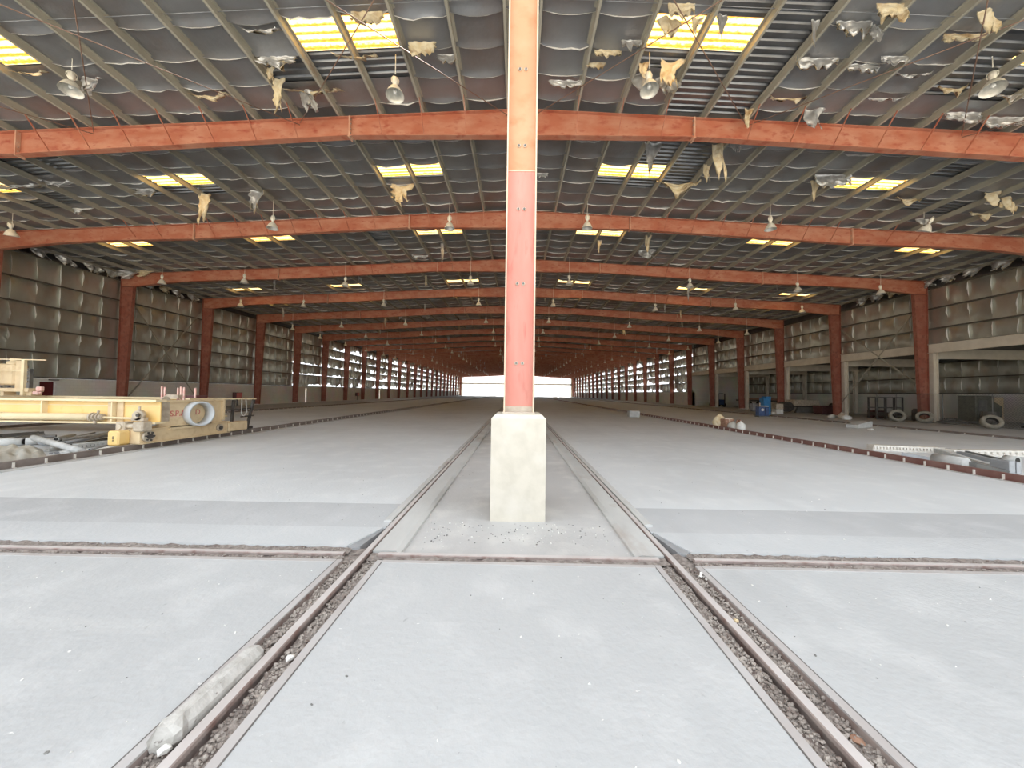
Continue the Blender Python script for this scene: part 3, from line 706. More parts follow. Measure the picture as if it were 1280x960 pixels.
NEAR = {  # row 1 and 2 lamps, placed one by one: x, y, z of rim, tilt, turn, cord
 (0,2): (-12.5, 9.4, 9.90, -.18, .9, .5), (0,3): (-3.47, 9.4, 9.78, -.14, .4, .55), (0,4): (3.47, 9.4, 9.95, -.16, 0, .45), (0,5): (12.65, 9.4, 10.0, -.28, -.9, .35),
 (1,0): (-24.2, 16.3, 8.85, .2, .5, .5), (1,2): (-11.66, 16.3, 9.3, 0, 0, .75), (1,3): (-3.28, 16.3, 9.35, 0, 0, .7), (1,4): (3.17, 16.3, 9.42, .05, 0, .7), (1,5): (11.66, 16.3, 9.43, 0, 0, .6), (1,6): (18.7, 16.3, 9.4, .5, .4, .3), (1,7): (24.3, 16.3, 9.3, 0, 0, .4), (1,1): None}
def side_name(i): return ('outermost left', 'third left of centre', 'second left of centre', 'first left of centre', 'first right of centre', 'second right of centre', 'third right of centre', 'outermost right')[i]
lamp_mid = lamp_far = None
for row in range(22):
    y = (9.4, 16.3, 24.0, 30.8)[row] if row < 4 else 30.8+6.6*(row-3)
    for i, x in enumerate(LX):
        if row == 0 and i in (0, 1, 6, 7): continue
        lab = f'pale high-bay lamp, {ORD[row]} row from the camera, {side_name(i)}'
        if (row, i) in NEAR:
            q = NEAR[row, i]
            if not q: continue
            l = make_lamp(q[3], q[4], q[5]); l.location = q[:3]; l['label'] = lab; continue
        cord = (zt(x)+.02) - (9.35-.02*abs(x)+R.uniform(-.25, .25)) - .6
        z = zt(x)-cord-.6
        if row < 4:
            l = make_lamp(R.uniform(-.06, .06), 0, cord); l.location = (x+R.uniform(-.2, .2), y, z); l['label'] = lab
        else:
            if not lamp_far: lamp_far = make_lamp(0, 0, 1.3, False); l = lamp_far; l['label'] = lab
            else: l = dup(lamp_far, (0, 0, 0), lab)
            l.location = (x+R.uniform(-.3, .3), y+R.uniform(-.3, .3), zt(x)-1.88)

# ------------------------------------------------------------------ torn insulation hanging from the roof
def px_roof(u, v, dz=0.):
    """roof point that the given image point of the photograph looks at"""
    U, V = u-640, v-480; c, s = math.cos(ROL), math.sin(ROL)
    d = r0*((U*c+V*s)/F) - (-f0*math.sin(PIT)+zz*math.cos(PIT))*((-U*s+V*c)/F) + fw
    sg = 1 if d.x > 0 else -1; z0 = 11.22+.12-dz; t = (z0-CAM.z-.0475*sg*CAM.x)/(d.z+.0475*sg*d.x); return CAM+d*t
def flap(p, w, L, mats, label, kind='hang', ang=0., seed=0, group='torn roof insulation', name='hanging_insulation', lean=0.):
    """a ragged piece of insulation: 'hang' drops straight down from its upper edge, 'curl' peels down and back as a curled lip, 'fold' hangs as a swag between two points"""
    r = random.Random(seed*7+3); m = MB(); nx, nz = 14, 10; vs = []
    for q in range(nz+1):
        v = q/nz
        for i in range(nx+1):
            u = i/nx-.5
            if kind == 'hang':
                wd = w*(1-.35*v+.15*math.sin(v*5+seed)); X = u*wd + .12*w*math.sin(v*4+seed); Z = -L*v*(1+.25*math.sin(u*9+seed)+ (r.uniform(-.25, .2) if q == nz else 0)); Y = .10*w*math.sin(u*7+seed+v*2)+.25*lean*v
            elif kind == 'curl':
                X = u*w*(1-.08*v); e = .45+.55*abs(mnoise.noise(Vector((u*4+seed, seed*.7, 0))))*1.6+.25*math.cos(u*PI); Z = -L*1.25*e*v**.8 + (r.uniform(-.14, .14)*L if q == nz else 0); Y = -.2*L*e*v**2+.12*L*math.sin(u*13+seed)*v
            else:
                dip = math.cos(u*PI); X = u*w; Z = -L*dip*(.25+.75*v)*(1+.25*math.sin(u*11+seed)) + (r.uniform(-.2, .15)*L if q == nz else 0); Y = .12*L*math.sin(u*9+seed)*v - .05*v
            nn = (.05 if q < nz-1 and 0 < i < nx else .16)*w*mnoise.noise(Vector((u*6+seed, v*6, seed))); vs.append((X+nn, Y+nn*1.6, Z+nn*.6))
    fs = [(q*(nx+1)+i, q*(nx+1)+i+1, (q+1)*(nx+1)+i+1, (q+1)*(nx+1)+i) for q in range(nz) for i in range(nx)]
    m.add(vs, fs, 0, True); n0 = len(vs); t = .018*min(1, w)+.006
    m.add([(x+.3*t, y+t, z+.4*t) for x, y, z in vs], [f[::-1] for f in fs], 1, True)
    per = [i for i in range(nx+1)] + [q*(nx+1)+nx for q in range(1, nz+1)] + [nz*(nx+1)+i for i in range(nx-1, -1, -1)] + [q*(nx+1) for q in range(nz-1, 0, -1)]
    for a, b in zip(per, per[1:]+per[:1]): m.f.append((a, b, b+n0, a+n0)); m.m.append(1); m.sm.append(False)
    o = m.build(name, mats); o.location = p; o.rotation_euler.z = ang
    return tag(o, label, 'torn insulation', group)
WO, SI, LI = (M['wool'], M['wool']), (M['silver'], M['wool']), (M['silver'], M['lip'])
FL = [ # u, v, width px, height px, mats, kind, label
 (345,70,48,10,SI,'curl','peeled silver foil curling beside the near left skylight'),
 (348,98,13,36,WO,'hang','yellow wool strip hanging below the near left skylight'),
 (338,84,10,16,WO,'hang','brown wool shred beside the left purlin under the skylight'),
 (385,113,22,22,LI,'hang','whitish shred hanging from the lining above the first rafter'),
 (325,36,46,7,SI,'fold','silver foil slit with a wool edge left of the near skylight'),
 (262,118,46,8,WO,'fold','pale wool swag in the lining left of the first rafter splice'),
 (445,70,52,5,WO,'fold','pale wool edge along the bottom of the near left skylight'),
 (392,113,70,5,WO,'fold','pale edge below the bare corrugated patch on the left'),
 (458,14,40,14,WO,'curl','brown wool tatters above the near left skylight'),
 (528,52,34,14,WO,'curl','brown wool tear to the right of the near left skylight'),
 (558,68,24,8,SI,'curl','bright foil lip right of the near left lamp'),
 (38,90,40,5,WO,'fold','pale wool edge under the skylight at the left picture edge'),
 (112,97,20,16,LI,'hang','white shredded foil behind the leftmost near lamp'),
 (760,62,34,7,WO,'curl','brown wool tear to the right of the front column'),
 (790,50,26,7,SI,'curl','twisted pale foil strip right of the front column'),
 (745,78,24,6,WO,'curl','small yellow wool tuft right of the front column'),
 (708,100,44,8,SI,'curl','torn pale strip low beside the front column'),
 (836,22,26,20,WO,'hang','orange wool bunch above the near right skylight'),
 (852,4,34,14,WO,'curl','wool tatters at the top edge above the near right skylight'),
 (870,22,14,16,WO,'hang','pale wool shred at the near right skylight corner'),
 (838,76,28,28,WO,'hang','yellow wool fan beside the lamp under the right skylight'),
 (806,78,14,18,WO,'hang','small yellow wool tag above the right lamp'),
 (805,92,30,20,SI,'hang','silver foil wing left of the right lamp'),
 (835,96,28,18,SI,'hang','silver foil wing right of the right lamp'),
 (902,18,12,22,SI,'hang','silver foil tongue beside the bare corrugated strip'),
 (1018,25,9,26,SI,'hang','narrow silver shred hanging at the edge of the bare strip'),
 (935,136,10,20,WO,'hang','pale wool strip hanging over the first rafter on the right'),
 (1018,136,26,20,LI,'hang','torn white foil bag above the right part of the first rafter'),
 (1068,26,44,14,SI,'curl','silver foil hole with a white lip near the top right'),
 (1095,32,16,16,LI,'hang','white foil tongue beside the hole near the top right'),
 (1115,4,38,16,WO,'curl','bulging yellow wool at the top edge on the right'),
 (1022,72,54,10,SI,'curl','long silver foil lip to the right of the bare strip'),
 (1080,80,40,10,SI,'curl','silver foil lip ending beside a purlin, top right'),
 (1120,70,36,8,LI,'curl','white twisted foil strip below the top right hole'),
 (1205,42,52,9,WO,'curl','pinkish wool tear left of the top right lamp'),
 (1238,12,24,24,WO,'hang','pale peeling wool patch at the top right corner'),
 (1190,108,34,12,WO,'fold','wool swag below the bare patch left of the top right lamp'),
 (1258,116,40,12,SI,'fold','pale swag of lining right of the top right lamp'),
 (1205,140,44,10,LI,'curl','peeling pale lining low at the right above the first rafter'),
 (1255,146,50,12,LI,'curl','peeling pale lining at the right edge above the first rafter'),
 (1140,92,46,6,LI,'fold','thin white slit in the lining at right'),
 (1105,122,50,5,LI,'fold','open white seam in the lining above the right rafter'),
 (985,122,44,6,WO,'fold','wool swag beside the dark bare strip above the first rafter'),
 (255,242,14,30,WO,'hang','yellow wool strip hanging in front of the second rafter on the left'),
 (320,238,16,24,SI,'hang','silver foil sheet hanging in front of the second rafter on the left'),
 (502,231,26,20,WO,'hang','triangular yellow wool flap under the second-row left skylight'),
 (182,236,22,8,SI,'curl','torn foil beside the second-row skylight on the left'),
 (20,230,50,8,SI,'fold','foil swag at the left edge behind the first rafter'),
 (70,225,34,9,LI,'fold','pale swag beside the bare patch at far left'),
 (97,262,10,5,LI,'hang','small white tuft on a purlin at left'),
 (814,178,18,34,LI,'hang','white shredded foil hanging behind the first rafter on the right'),
 (848,226,56,16,WO,'fold','large yellow wool swag below the bare patch behind the first rafter'),
 (884,205,10,18,WO,'hang','small wool tag on the purlin right of the big swag'),
 (900,180,18,34,WO,'hang','long yellow wool tongue behind the first rafter on the right'),
 (920,178,12,10,LI,'hang','white scrap stuck behind the first rafter at right'),
 (678,216,14,5,LI,'curl','bright torn patch just right of the front column'),
 (1018,226,10,20,WO,'hang','wool strip at the corner of the second-row right skylight'),
 (1042,218,46,10,SI,'curl','silver foil peeled above the second-row right skylight'),
 (1136,247,34,9,WO,'fold','torn wool below the second-row right skylight'),
 (1244,240,22,14,WO,'hang','ragged wool tuft high at the right edge'),
 (1262,246,16,16,WO,'hang','brown wool lump hanging at the right edge'),
 (1155,273,18,8,SI,'hang','silver scrap above the tilted lamp on the right'),
 (1228,265,30,10,WO,'fold','wool swag right of the tilted lamp'),
 (749,300,5,14,LI,'hang','white strip hanging at the third-row skylight right of centre'),
 (810,294,8,18,WO,'hang','wool cord hanging right of centre in the third bay'),
 (810,312,24,10,LI,'hang','white tattered bunch right of centre in the third bay'),
 (525,318,24,6,SI,'fold','silver swag left of centre in the third bay'),
 (553,304,4,18,LI,'hang','narrow white strip left of centre in the third bay'),
 (158,338,28,8,LI,'hang','pale wool fringe where the roof meets the left column'),
 (182,338,18,7,WO,'hang','yellow wool fringe beside the left column head'),
]
for i, (u, v, w, h, mt, kd, lab) in enumerate(FL):
    p = px_roof(u, v); d = (p-CAM).dot(fw)
    flap(p, w*d/F, h*d/F*(1.0 if kd != 'curl' else 1.3), mt, lab, kd, seed=i+1)
# small tatters in the far bays, alike from here
proto = []
for q in range(4):
    proto.append(flap((0, 0, 0), R.uniform(.2, .5), R.uniform(.4, 1.0), (LI, WO, LI, SI)[q], 'small pale tatter of insulation hanging in the far roof bays', 'hang', seed=90+q, group='small tatters in the far roof bays'))
cnt = 0
for k in range(4, 20):
    for _ in range(7):
        x = R.uniform(-25, 25); y = FY(k)-R.uniform(.5, 6.); p = (x, y, zt(x)+.12)
        o = proto[cnt] if cnt < 4 else proto[cnt % 4].copy()
        if cnt >= 4: col.objects.link(o)
        o.location = p; o.rotation_euler.z = R.uniform(-.6, .6); cnt += 1
# crumpled foil rolls stuffed along the tops of the walls
for s in (-1, 1):
    for i in range(10):
        y = 19.3+1.22*i + R.uniform(-.15, .15) if s < 0 else 18.6+1.2*i+R.uniform(-.15, .15)
        o = flap((s*28.45, y, 9.86), 1.0, .42, (SI, LI, SI, WO)[i % 4] if i % 3 else SI, f'crumpled foil wad over the {sd(s)} wall, {ORD[i]} from the near end', 'hang', ang=-s*PI/2, seed=i+40+20*(s > 0), group='crumpled foil wads along the wall tops')
def at_z(u, v, z=0.):
    U, V = u-640, v-480; c, s = math.cos(ROL), math.sin(ROL)
    d = r0*((U*c+V*s)/F) - (-f0*math.sin(PIT)+zz*math.cos(PIT))*((-U*s+V*c)/F) + fw
    return CAM + d*((z-CAM.z)/d.z)
def place(name, m, mt, label, cat, group=None): return tag(m.build(name, mt), label, cat, group)
def part(m, name, mt, par, sub=None): return m.build(name, mt, par)

# ------------------------------------------------------------------ small things by the rails
m = MB(); hx = [(.066*math.cos(a*PI/4+PI/8), .066*math.sin(a*PI/4+PI/8)) for a in range(8)]
vs = []; ring = 14
for i in range(ring+1):
    t = i/ring; y = 1.68+.58*t; sc = .84 if i == 0 else (.96 if i == 1 else (.8 if i == ring else 1))
    for x, z in hx: vs.append((-1.672+x*sc*1.05 + (.05*(1-t)*-.5) + (R.uniform(-.012, .012) if i < 3 else R.uniform(-.002, .002)), y + (R.uniform(-.02, .02) if i < 2 else 0), .01 + z*sc + (R.uniform(-.01, .01) if i < 3 else 0)))
m.add(vs, [(i*8+j, i*8+(j+1)%8, (i+1)*8+(j+1)%8, (i+1)*8+j) for i in range(ring) for j in range(8)] + [tuple(range(8))[::-1], tuple(ring*8+j for j in range(8))])
M['post'] = mat('weathered_concrete_post', (.50,.485,.455), (.39,.375,.345), 14., .8, 0, (.4,.7), .35, 40., (.24,.22,.2), 30., f3=(.66,.72))
place('concrete_post', m, M['post'], 'broken concrete post lying in the gravel slot beside the left rail', 'concrete post')
def lump(r, p, mt, label, name='stone', sq=.7, cat='stone', seed=1):
    m = MB(); rr_ = random.Random(seed); m.add([Vector((c.x*r*rr_.uniform(.7, 1.3), c.y*r*rr_.uniform(.7, 1.3), c.z*r*sq*rr_.uniform(.8, 1.2))) for c in ICO[0]], ICO[1]); o = m.build(name, mt); o.location = p; return tag(o, label, cat)
p = at_z(363, 822, -.03); lump(.028, (p.x, p.y, -.03), M['white'], 'white stone on the gravel right of the left rail', seed=4)
p = at_z(207, 932, .0); lump(.03, (p.x, p.y, -.015), M['white'], 'white chip at the broken end of the concrete post', seed=6)
p = at_z(920, 776, -.03); lump(.022, (p.x, p.y, -.03), M['tan'], 'small yellowish lump on the gravel beside the right rail', seed=8)
p = at_z(1071, 922, -.03); lump(.035, (p.x, p.y, -.04), M['rust'], 'flat brownish scrap in the gravel slot near the bottom right', 'scrap', .3, 'scrap', 9)
for i, (u, v) in enumerate(((873, 716), (882, 722), (876, 720))):
    p = at_z(u, v, .0); m = MB(); m.bar((0, 0, 0), (.03, .05*(i-1), .02), .022, .006); o = m.build('paper_scrap', M['white']); o.location = (p.x, p.y, -.03+.01*i); tag(o, ('white paper scrap at the right crossing, lying in the gravel', 'white paper scrap at the right crossing, standing by the slot edge', 'white paper scrap at the right crossing, between two others')[i], 'scrap')
# ------------------------------------------------------------------ yellow gantry machine on the left
g = thing('gantry_machine', 'long yellow steel gantry on wheels standing over the left floor bay', 'gantry', (-10.4, 9.6, 0))
def gp(m, name, mt, par=None):
    o = fixn(m.build(name, mt, par or g))
    if not par: o.location = (10.4, -9.6, 0)
    return o
for y, nm in ((9.6, 'front_girder'), (12.35, 'rear_girder')):
    m = MB(); x0, x1 = -20.9, -9.98 if y < 10 else -10.5
    m.box(x0, x1, y, y+.30, 1.295, 1.36, 1).box(x0, x1, y, y+.30, .685, .735, 1).box(x0, x1, y+.13, y+.16, .73, 1.30, 0)
    m.box(x0, x1, y+.128, y+.14, 1.17, 1.19, 1)
    G = gp(m, nm, [M['yellow'], M['cream']])
    if y < 10:
        for x in (-18.6, -15.6, -13.2, -11.22): gp(MB().box(x-.015, x+.015, y+.0, y+.14, .73, 1.30), 'stiffener', M['cream'])
        gp(MB().box(-11.44, -11.25, y+.10, y+.128, .73, 1.30).box(-11.18, -11.0, y+.10, y+.128, .73, 1.30), 'cover_plate', M['tan'])
m = MB(); m.tube((-16.8, 9.62, .85), (-11.78, 9.62, .86), .10, 18).tube((-14.45, 9.62, .855), (-14.30, 9.62, .855), .115, 18); gp(m, 'hydraulic_cylinder', M['cream'])
m = MB(); m.tube((-11.8, 9.62, .86), (-11.45, 9.62, .86), .075, 12)
for i in range(4): m.tube((-11.78+.09*i, 9.62, .86), (-11.74+.09*i, 9.62, .86), .125-.012*i, 12)
m.tube((-11.6, 9.6, .93), (-11.55, 9.58, 1.04), .03, 8).tube((-11.7, 9.6, .78), (-11.62, 9.58, .68), .03, 8)
gp(m, 'valve_block', M['pale'])
gp(MB().tube((-11.45, 9.62, .85), (-10.45, 9.62, .83), .035, 10), 'piston_rod', M['cream'])
m = MB(); m.tube((-10.38, 9.62, .93), (-10.38, 9.50, .93), .135, 18).tube((-10.38, 9.50, .93), (-10.38, 9.44, .93), .09, 14); m.tube((-10.3, 9.45, .94), (-10.3, 9.42, .94), .045, 10, mi=1); m.tube((-10.38, 9.55, 1.05), (-10.38, 9.55, 1.17), .03, 8); m.box(-10.55, -10.2, 9.5, 9.62, .78, .87)
gp(m, 'gear_motor', [M['pale'], M['black']])
m = MB(); m.cbox(-10.82, -10.56, 9.35, 9.62, .50, .76, .025).tube((-10.58, 9.45, .64), (-10.3, 9.45, .64), .07, 14).cbox(-10.34, -10.06, 9.34, 9.62, .50, .77, .03); m.tube((-10.69, 9.35, .63), (-10.69, 9.32, .63), .07, 12)
gp(m, 'drive_motor', M['pale'])
m = MB(); m.cbox(-10.76, -10.45, 9.12, 9.42, .155, .54, .035); cap = gp(m, 'end_cap', M['yellow'])
m = MB(); 
for z in (.29, .34, .39): m.tube((-10.585, 9.12, z), (-10.585, 9.105, z), .014, 8)
gp(m, 'cap_bolts', M['black'], None)
m = MB(); m.box(-10.56, -10.2, 9.42, 12.3, .17, .53).box(-10.58, -10.14, 9.4, 12.32, .53, .56).box(-10.6, -10.12, 9.42, 12.32, .155, .175)
bg = gp(m, 'wheel_bogie', M['tan'])
m = MB(); m.tube((-10.2, 9.6, .35), (-10.12, 9.6, .35), .15, 18).tube((-10.12, 9.6, .35), (-10.08, 9.6, .35), .07, 12, mi=1)
for a in range(6): m.tube((-10.12, 9.6+.11*math.cos(a), .35+.11*math.sin(a)), (-10.09, 9.6+.11*math.cos(a), .35+.11*math.sin(a)), .025, 6, mi=1)
gp(m, 'wheel_bearing', [M['pale'], M['black']])
m = MB(); m.tube((-10.2, 11.95, .36), (-10.14, 11.95, .36), .12, 18).tube((-10.14, 11.95, .36), (-10.10, 11.95, .36), .06, 12, mi=1); gp(m, 'wheel_bearing', [M['pale'], M['black']])
for y in (9.75, 11.95): gp(MB().tube((-10.43, y, .30), (-10.31, y, .305), .15, 20), 'wheel', M['steel'])
m = MB(); m.box(-10.28, -10.2, 9.92, 12.07, .56, 1.32).box(-10.28, -10.13, 9.92, 12.07, 1.28, 1.33).box(-10.29, -10.12, 12.02, 12.09, .62, 1.33); m.box(-10.26, -10.14, 10.2, 11.6, .46, .575)
gp(m, 'side_panel', M['tan'])
m = MB(); m.box(-10.2, -10.185, 9.94, 10.2, .72, 1.30).tube((-10.2, 10.07, 1.32), (-10.17, 10.07, 1.32), .13, 16); gp(m, 'lug_plate', M['pale'])
# the red letters on the side panel, partly hidden by the white drum
for txt, y, sz in (('S.P.A', 10.22, .23), ('D', 11.03, .24), ('E', 11.62, .22)):
    cu = bpy.data.curves.new('lettering', 'FONT'); cu.body = txt; cu.size = sz; cu.extrude = .004; cu.materials.append(M['redwhite'])
    ot = bpy.data.objects.new('letters_source', cu); me = bpy.data.meshes.new_from_object(ot); bpy.data.objects.remove(ot); me.materials.clear(); me.materials.append(M['redpaint']); o = bpy.data.objects.new('lettering', me); col.objects.link(o); o.parent = g; o.rotation_euler = (PI/2, 0, PI/2); o.location = (10.4-10.19, y-9.6, .86); o['label'] = 'faded red letters'
gp(MB().box(-10.2, -10.19, 10.24, 10.72, .835, .845), 'lettering_underline', M['redwhite'])
m = MB(); T = Matrix.Translation((-10.2, 11.0, .90)) @ Matrix.Rotation(-.22, 4, 'Z') @ Matrix.Rotation(PI/2, 4, 'Y')
m.lathe([(.375, -.02), (.38, .34), (.335, .34), (.33, -.02)], T, 40, closed=True); gp(m, 'cable_drum', M['ring'])
# end frame beyond the bogie
m = MB(); m.bar((-10.4, 12.72, .5), (-10.4, 12.80, 1.28), .08).bar((-10.4, 13.45, .17), (-10.4, 13.78, 1.28), .08).bar((-10.4, 13.3, .21), (-10.4, 13.7, .21), .10).bar((-10.4, 13.15, .64), (-10.4, 13.8, .66), .05).bar((-10.4, 12.1, .92), (-10.4, 13.7, .94), .05); gp(m, 'end_frame', M['black'])
m = MB(); m.bar((-10.4, 11.0, 1.355), (-10.4, 13.85, 1.31), .10, .05); gp(m, 'top_rail', M['cream'])
m = MB(); m.tube((-10.34, 13.1, 1.3), (-10.3, 13.05, .75), .014, 6).tube((-10.34, 13.3, 1.3), (-10.3, 13.3, .8), .014, 6); m.path([(-10.3, 13.05, .75), (-10.25, 13.1, .68), (-10.3, 13.3, .8)], .014, 6); gp(m, 'hose', M['white'])
gp(MB().cbox(-10.5, -10.2, 12.36, 13.25, .17, .50, .03), 'rear_box', M['tan'])
for i, x in enumerate((-11.76, -11.66, -11.22, -11.12, -11.02, -10.64)):
    gp(MB().box(x-.022, x+.022, 11.48, 11.52, 1.25, 1.74-.02*(i % 3)), 'upright', M['redwhite'])
gp(MB().box(-11.8, -10.6, 11.4, 11.6, 1.2, 1.27), 'upright_base', M['pale'])
m = MB(); m.add([(-11.62, 11.35, 1.36), (-11.44, 11.35, 1.48), (-11.1, 11.35, 1.47), (-11.06, 11.35, 1.36), (-11.62, 11.75, 1.36), (-11.44, 11.75, 1.48), (-11.1, 11.75, 1.47), (-11.06, 11.75, 1.36)], [(0,1,5,4),(1,2,6,5),(2,3,7,6),(0,3,2,1),(4,5,6,7),(0,4,7,3)]); gp(m, 'bent_sheet', M['pale'])
gp(MB().box(-10.95, -10.6, 11.5, 11.9, 1.36, 1.46), 'toolbox', M['maroonbox'])
# power unit and walkway on the girders further left
m = MB(); m.cbox(-19.9, -17.38, 11.9, 12.3, 1.72, 2.46, .05); m.box(-17.38, -17.12, 11.95, 12.02, 1.62, 2.56); gp(m, 'power_unit', M['tan'])
m = MB(); m.lathe([(.20, 2.44), (.20, 2.52), (.13, 2.56), (.13, 2.66), (.0, 2.68)], Matrix.Translation((-17.6, 12.1, 0)), 16); gp(m, 'breather_cap', M['cream'])
m = MB(); m.box(-20.2, -16.62, 11.75, 12.15, 1.50, 1.62)
for i in range(9): m.box(-19.6+.28*i, -19.48+.28*i, 11.72, 11.76, 1.64, 1.70, 1)
for x in (-19.0, -17.6): m.box(x-.06, x+.06, 11.8, 12.1, 1.36, 1.5)
m.cbox(-16.95, -16.6, 11.8, 12.1, 1.36, 1.52, .02); gp(m, 'walkway', [M['tan'], M['black']])
m = MB(); m.box(-16.86, -16.76, 11.72, 11.80, 1.38, 2.58, 0).bar((-20.2, 11.76, 2.62), (-16.05, 11.76, 2.585), .03).bar((-20.2, 11.76, 2.24), (-16.8, 11.76, 2.22), .03).bar((-17.8, 11.76, 1.62), (-17.8, 11.76, 2.62), .03); gp(m, 'handrail', M['cream'])
m = MB(); m.box(-17.1, -16.95, 12.0, 12.1, 1.62, 2.30, 0)
for i in range(4): m.tube((-17.02, 12.0, 1.85+.13*i), (-17.02, 11.97, 1.85+.13*i), .035, 8, mi=1)
gp(m, 'control_box', [M['dgrey'], M['pale']])
m = MB(); m.cbox(-16.45, -16.25, 11.8, 11.9, 1.52, 1.68, .02).bar((-16.85, 11.86, 1.45), (-16.3, 11.86, 1.48), .04).cbox(-16.55, -16.38, 11.8, 11.9, 1.40, 1.52, .02); gp(m, 'bracket', M['redwhite'])
m = MB(); m.box(-20.85, -20.35, 9.3, 13.2, .17, .70); gp(m, 'wheel_bogie', M['tan'])
for y in (9.8, 12.8): gp(MB().tube((-20.68, y, .30), (-20.54, y, .30), .15, 20), 'wheel', M['steel'])

# ------------------------------------------------------------------ junk under and before the gantry
def pipe2(u0, v0, u1, v1, r, z0, z1, mt, name, label, cat='pipe', n=12, group='scrap beside the left rail', bore_shade='ab'):
    a, b = at_z(u0, v0, z0), at_z(u1, v1, z1); m = MB(); m.tube(a, b, r, n)
    if bore_shade:
        d = (b-a).normalized(); [m.tube(e, f_, r*.72, n, mi=1) for q_, e, f_ in (('a', a-d*.002, a-d*.004), ('b', b+d*.002, b+d*.004)) if q_ in bore_shade]  # dark discs on the closed ends stand for the shaded bore
    return place(name, m, [mt, M['tyrein']], label, cat, group)
def beam2(u0, v0, u1, v1, w, h, z0, z1, mt, name, label, cat='beam', group='scrap beside the left rail'):
    a, b = at_z(u0, v0, z0), at_z(u1, v1, z1); m = MB(); d = (b-a).normalized(); sdv = d.cross(zz).normalized(); u = sdv.cross(d)
    for q in (-1, 1): m.bar(a+sdv*q*(w/2-.006), b+sdv*q*(w/2-.006), .012, h)
    m.bar(a+u*(h/2-.006)*-1, b+u*(h/2-.006)*-1, w, .012)
    return place(name, m, mt, label, cat, group)
pipe2(42, 547, 102, 564, .075, .28, .12, M['junk'], 'pipe', 'thick pale pipe lying slantwise in the scrap before the gantry', bore_shade='a')
for i_, (u0, v0, u1, v1, r_, mt_, lab_) in enumerate(((66, 552, 118, 541, .035, 'junk', 'thin pale tube crossing behind the thick slanting pipe'), (92, 551, 128, 542, .03, 'dgrey', 'thin dark tube between the pale tubes under the gantry'), (112, 562, 150, 552, .03, 'grey', 'thin grey tube right of the slanting pipe, lowest of the tubes'), (20, 547, 70, 545, .05, 'grey', 'grey tube lying level behind the scrap heap'), (0, 550, 40, 547, .04, 'dgrey', 'dark tube lying level at the left edge of the scrap'), (70, 549, 92, 544, .06, 'junk', 'short pale tube stub behind the slanting pipe'))):
    pipe2(u0, v0, u1, v1, r_, r_+.02+.05*(i_ % 3), r_+.03, M[mt_], 'tube', lab_, 'tube', 8)
for i_, (u0, v0, w_, lab_) in enumerate(((84, 566, .22, 'pale broken concrete piece under the slanting pipe'), (70, 560, .18, 'small concrete piece left of the slanting pipe'), (112, 563, .2, 'concrete chunk between the pipe and the toothed block'), (120, 556, .16, 'small grey chunk behind the toothed blocks'))):
    q_ = at_z(u0, v0, .04); lump(w_*.6, (q_.x, q_.y, .05), M['junk'], lab_, 'concrete_chunk', .5, 'concrete chunk', 50+i_)
pipe2(80, 554, 152, 541, .045, .16, .16, M['grey'], 'pipe', 'thin grey pipe running away under the yellow gantry, upper one')
pipe2(76, 550, 150, 539, .04, .12, .12, M['junk'], 'pipe', 'thin pale pipe running away under the yellow gantry, rear one')
beam2(86, 558, 160, 544, .16, .08, .1, .1, M['dgrey'], 'steel_channel', 'dark steel channel running away under the gantry')
beam2(0, 545, 52, 541, .2, .10, .15, .15, M['dgrey'], 'steel_channel', 'dark steel channel at the back of the scrap, left edge')
beam2(10, 550, 52, 543, .14, .08, .12, .12, M['grey'], 'steel_channel', 'grey steel channel slanting at the back of the scrap')
beam2(58, 563, 96, 557, .10, .05, .05, .05, M['junk'], 'steel_channel', 'short pale channel under the thick slanting pipe')
beam2(64, 567, 100, 561, .09, .04, .05, .05, M['grey'], 'steel_channel', 'short grey channel at the foot of the slanting pipe')
pipe2(0, 553, 30, 552, .11, .11, .11, M['junk'], 'concrete_pipe', 'short pale concrete pipe at the left picture edge', 'pipe')
pipe2(32, 552, 50, 551, .11, .11, .11, M['junk'], 'concrete_pipe', 'short pale concrete pipe second from the left edge', 'pipe')
pipe2(53, 552, 62, 553, .10, .11, .11, M['grey'], 'concrete_pipe', 'short grey pipe with a dark open end in the scrap', 'pipe')
def toothed(u0, v0, u1, v1, h, mt, label, nt, group, z=0., dp=.18):
    a, b = at_z(u0, v0, z), at_z(u1, v1, z); L = (b-a).length; m = MB(); ang = math.atan2(b.y-a.y, b.x-a.x); T = Matrix.Translation(a) @ Matrix.Rotation(ang, 4, 'Z')
    m.box(0, L, .02, dp, 0, h, 0, T); m.box(0, L, -.02, .02, h*.72, h, 0, T)
    for i in range(nt): x = L*(i+.2)/nt; m.box(x, x+L/nt*.55, -.02, .02, h*.35, h*.72, 0, T)
    return place('toothed_rack', m, mt, label, 'rack', group)
toothed(97, 563, 122, 560, .17, M['junk'], 'pale toothed block in the scrap left of the gantry wheel', 5, 'toothed blocks in the scrap')
toothed(123, 560, 150, 557, .17, M['junk'], 'pale toothed block touching the yellow gantry end cap', 5, 'toothed blocks in the scrap')
p = at_z(134, 562, .08); lump(.16, (p.x, p.y, .08), M['white'], 'white crumpled lump in the scrap beside the gantry end', 'plastic_lump', .6, 'scrap', 12)
m = MB(); nx, ny = 18, 8; vs = []
P00, P10, P01, P11 = at_z(-25, 586), at_z(58, 571), at_z(-25, 562), at_z(52, 562)
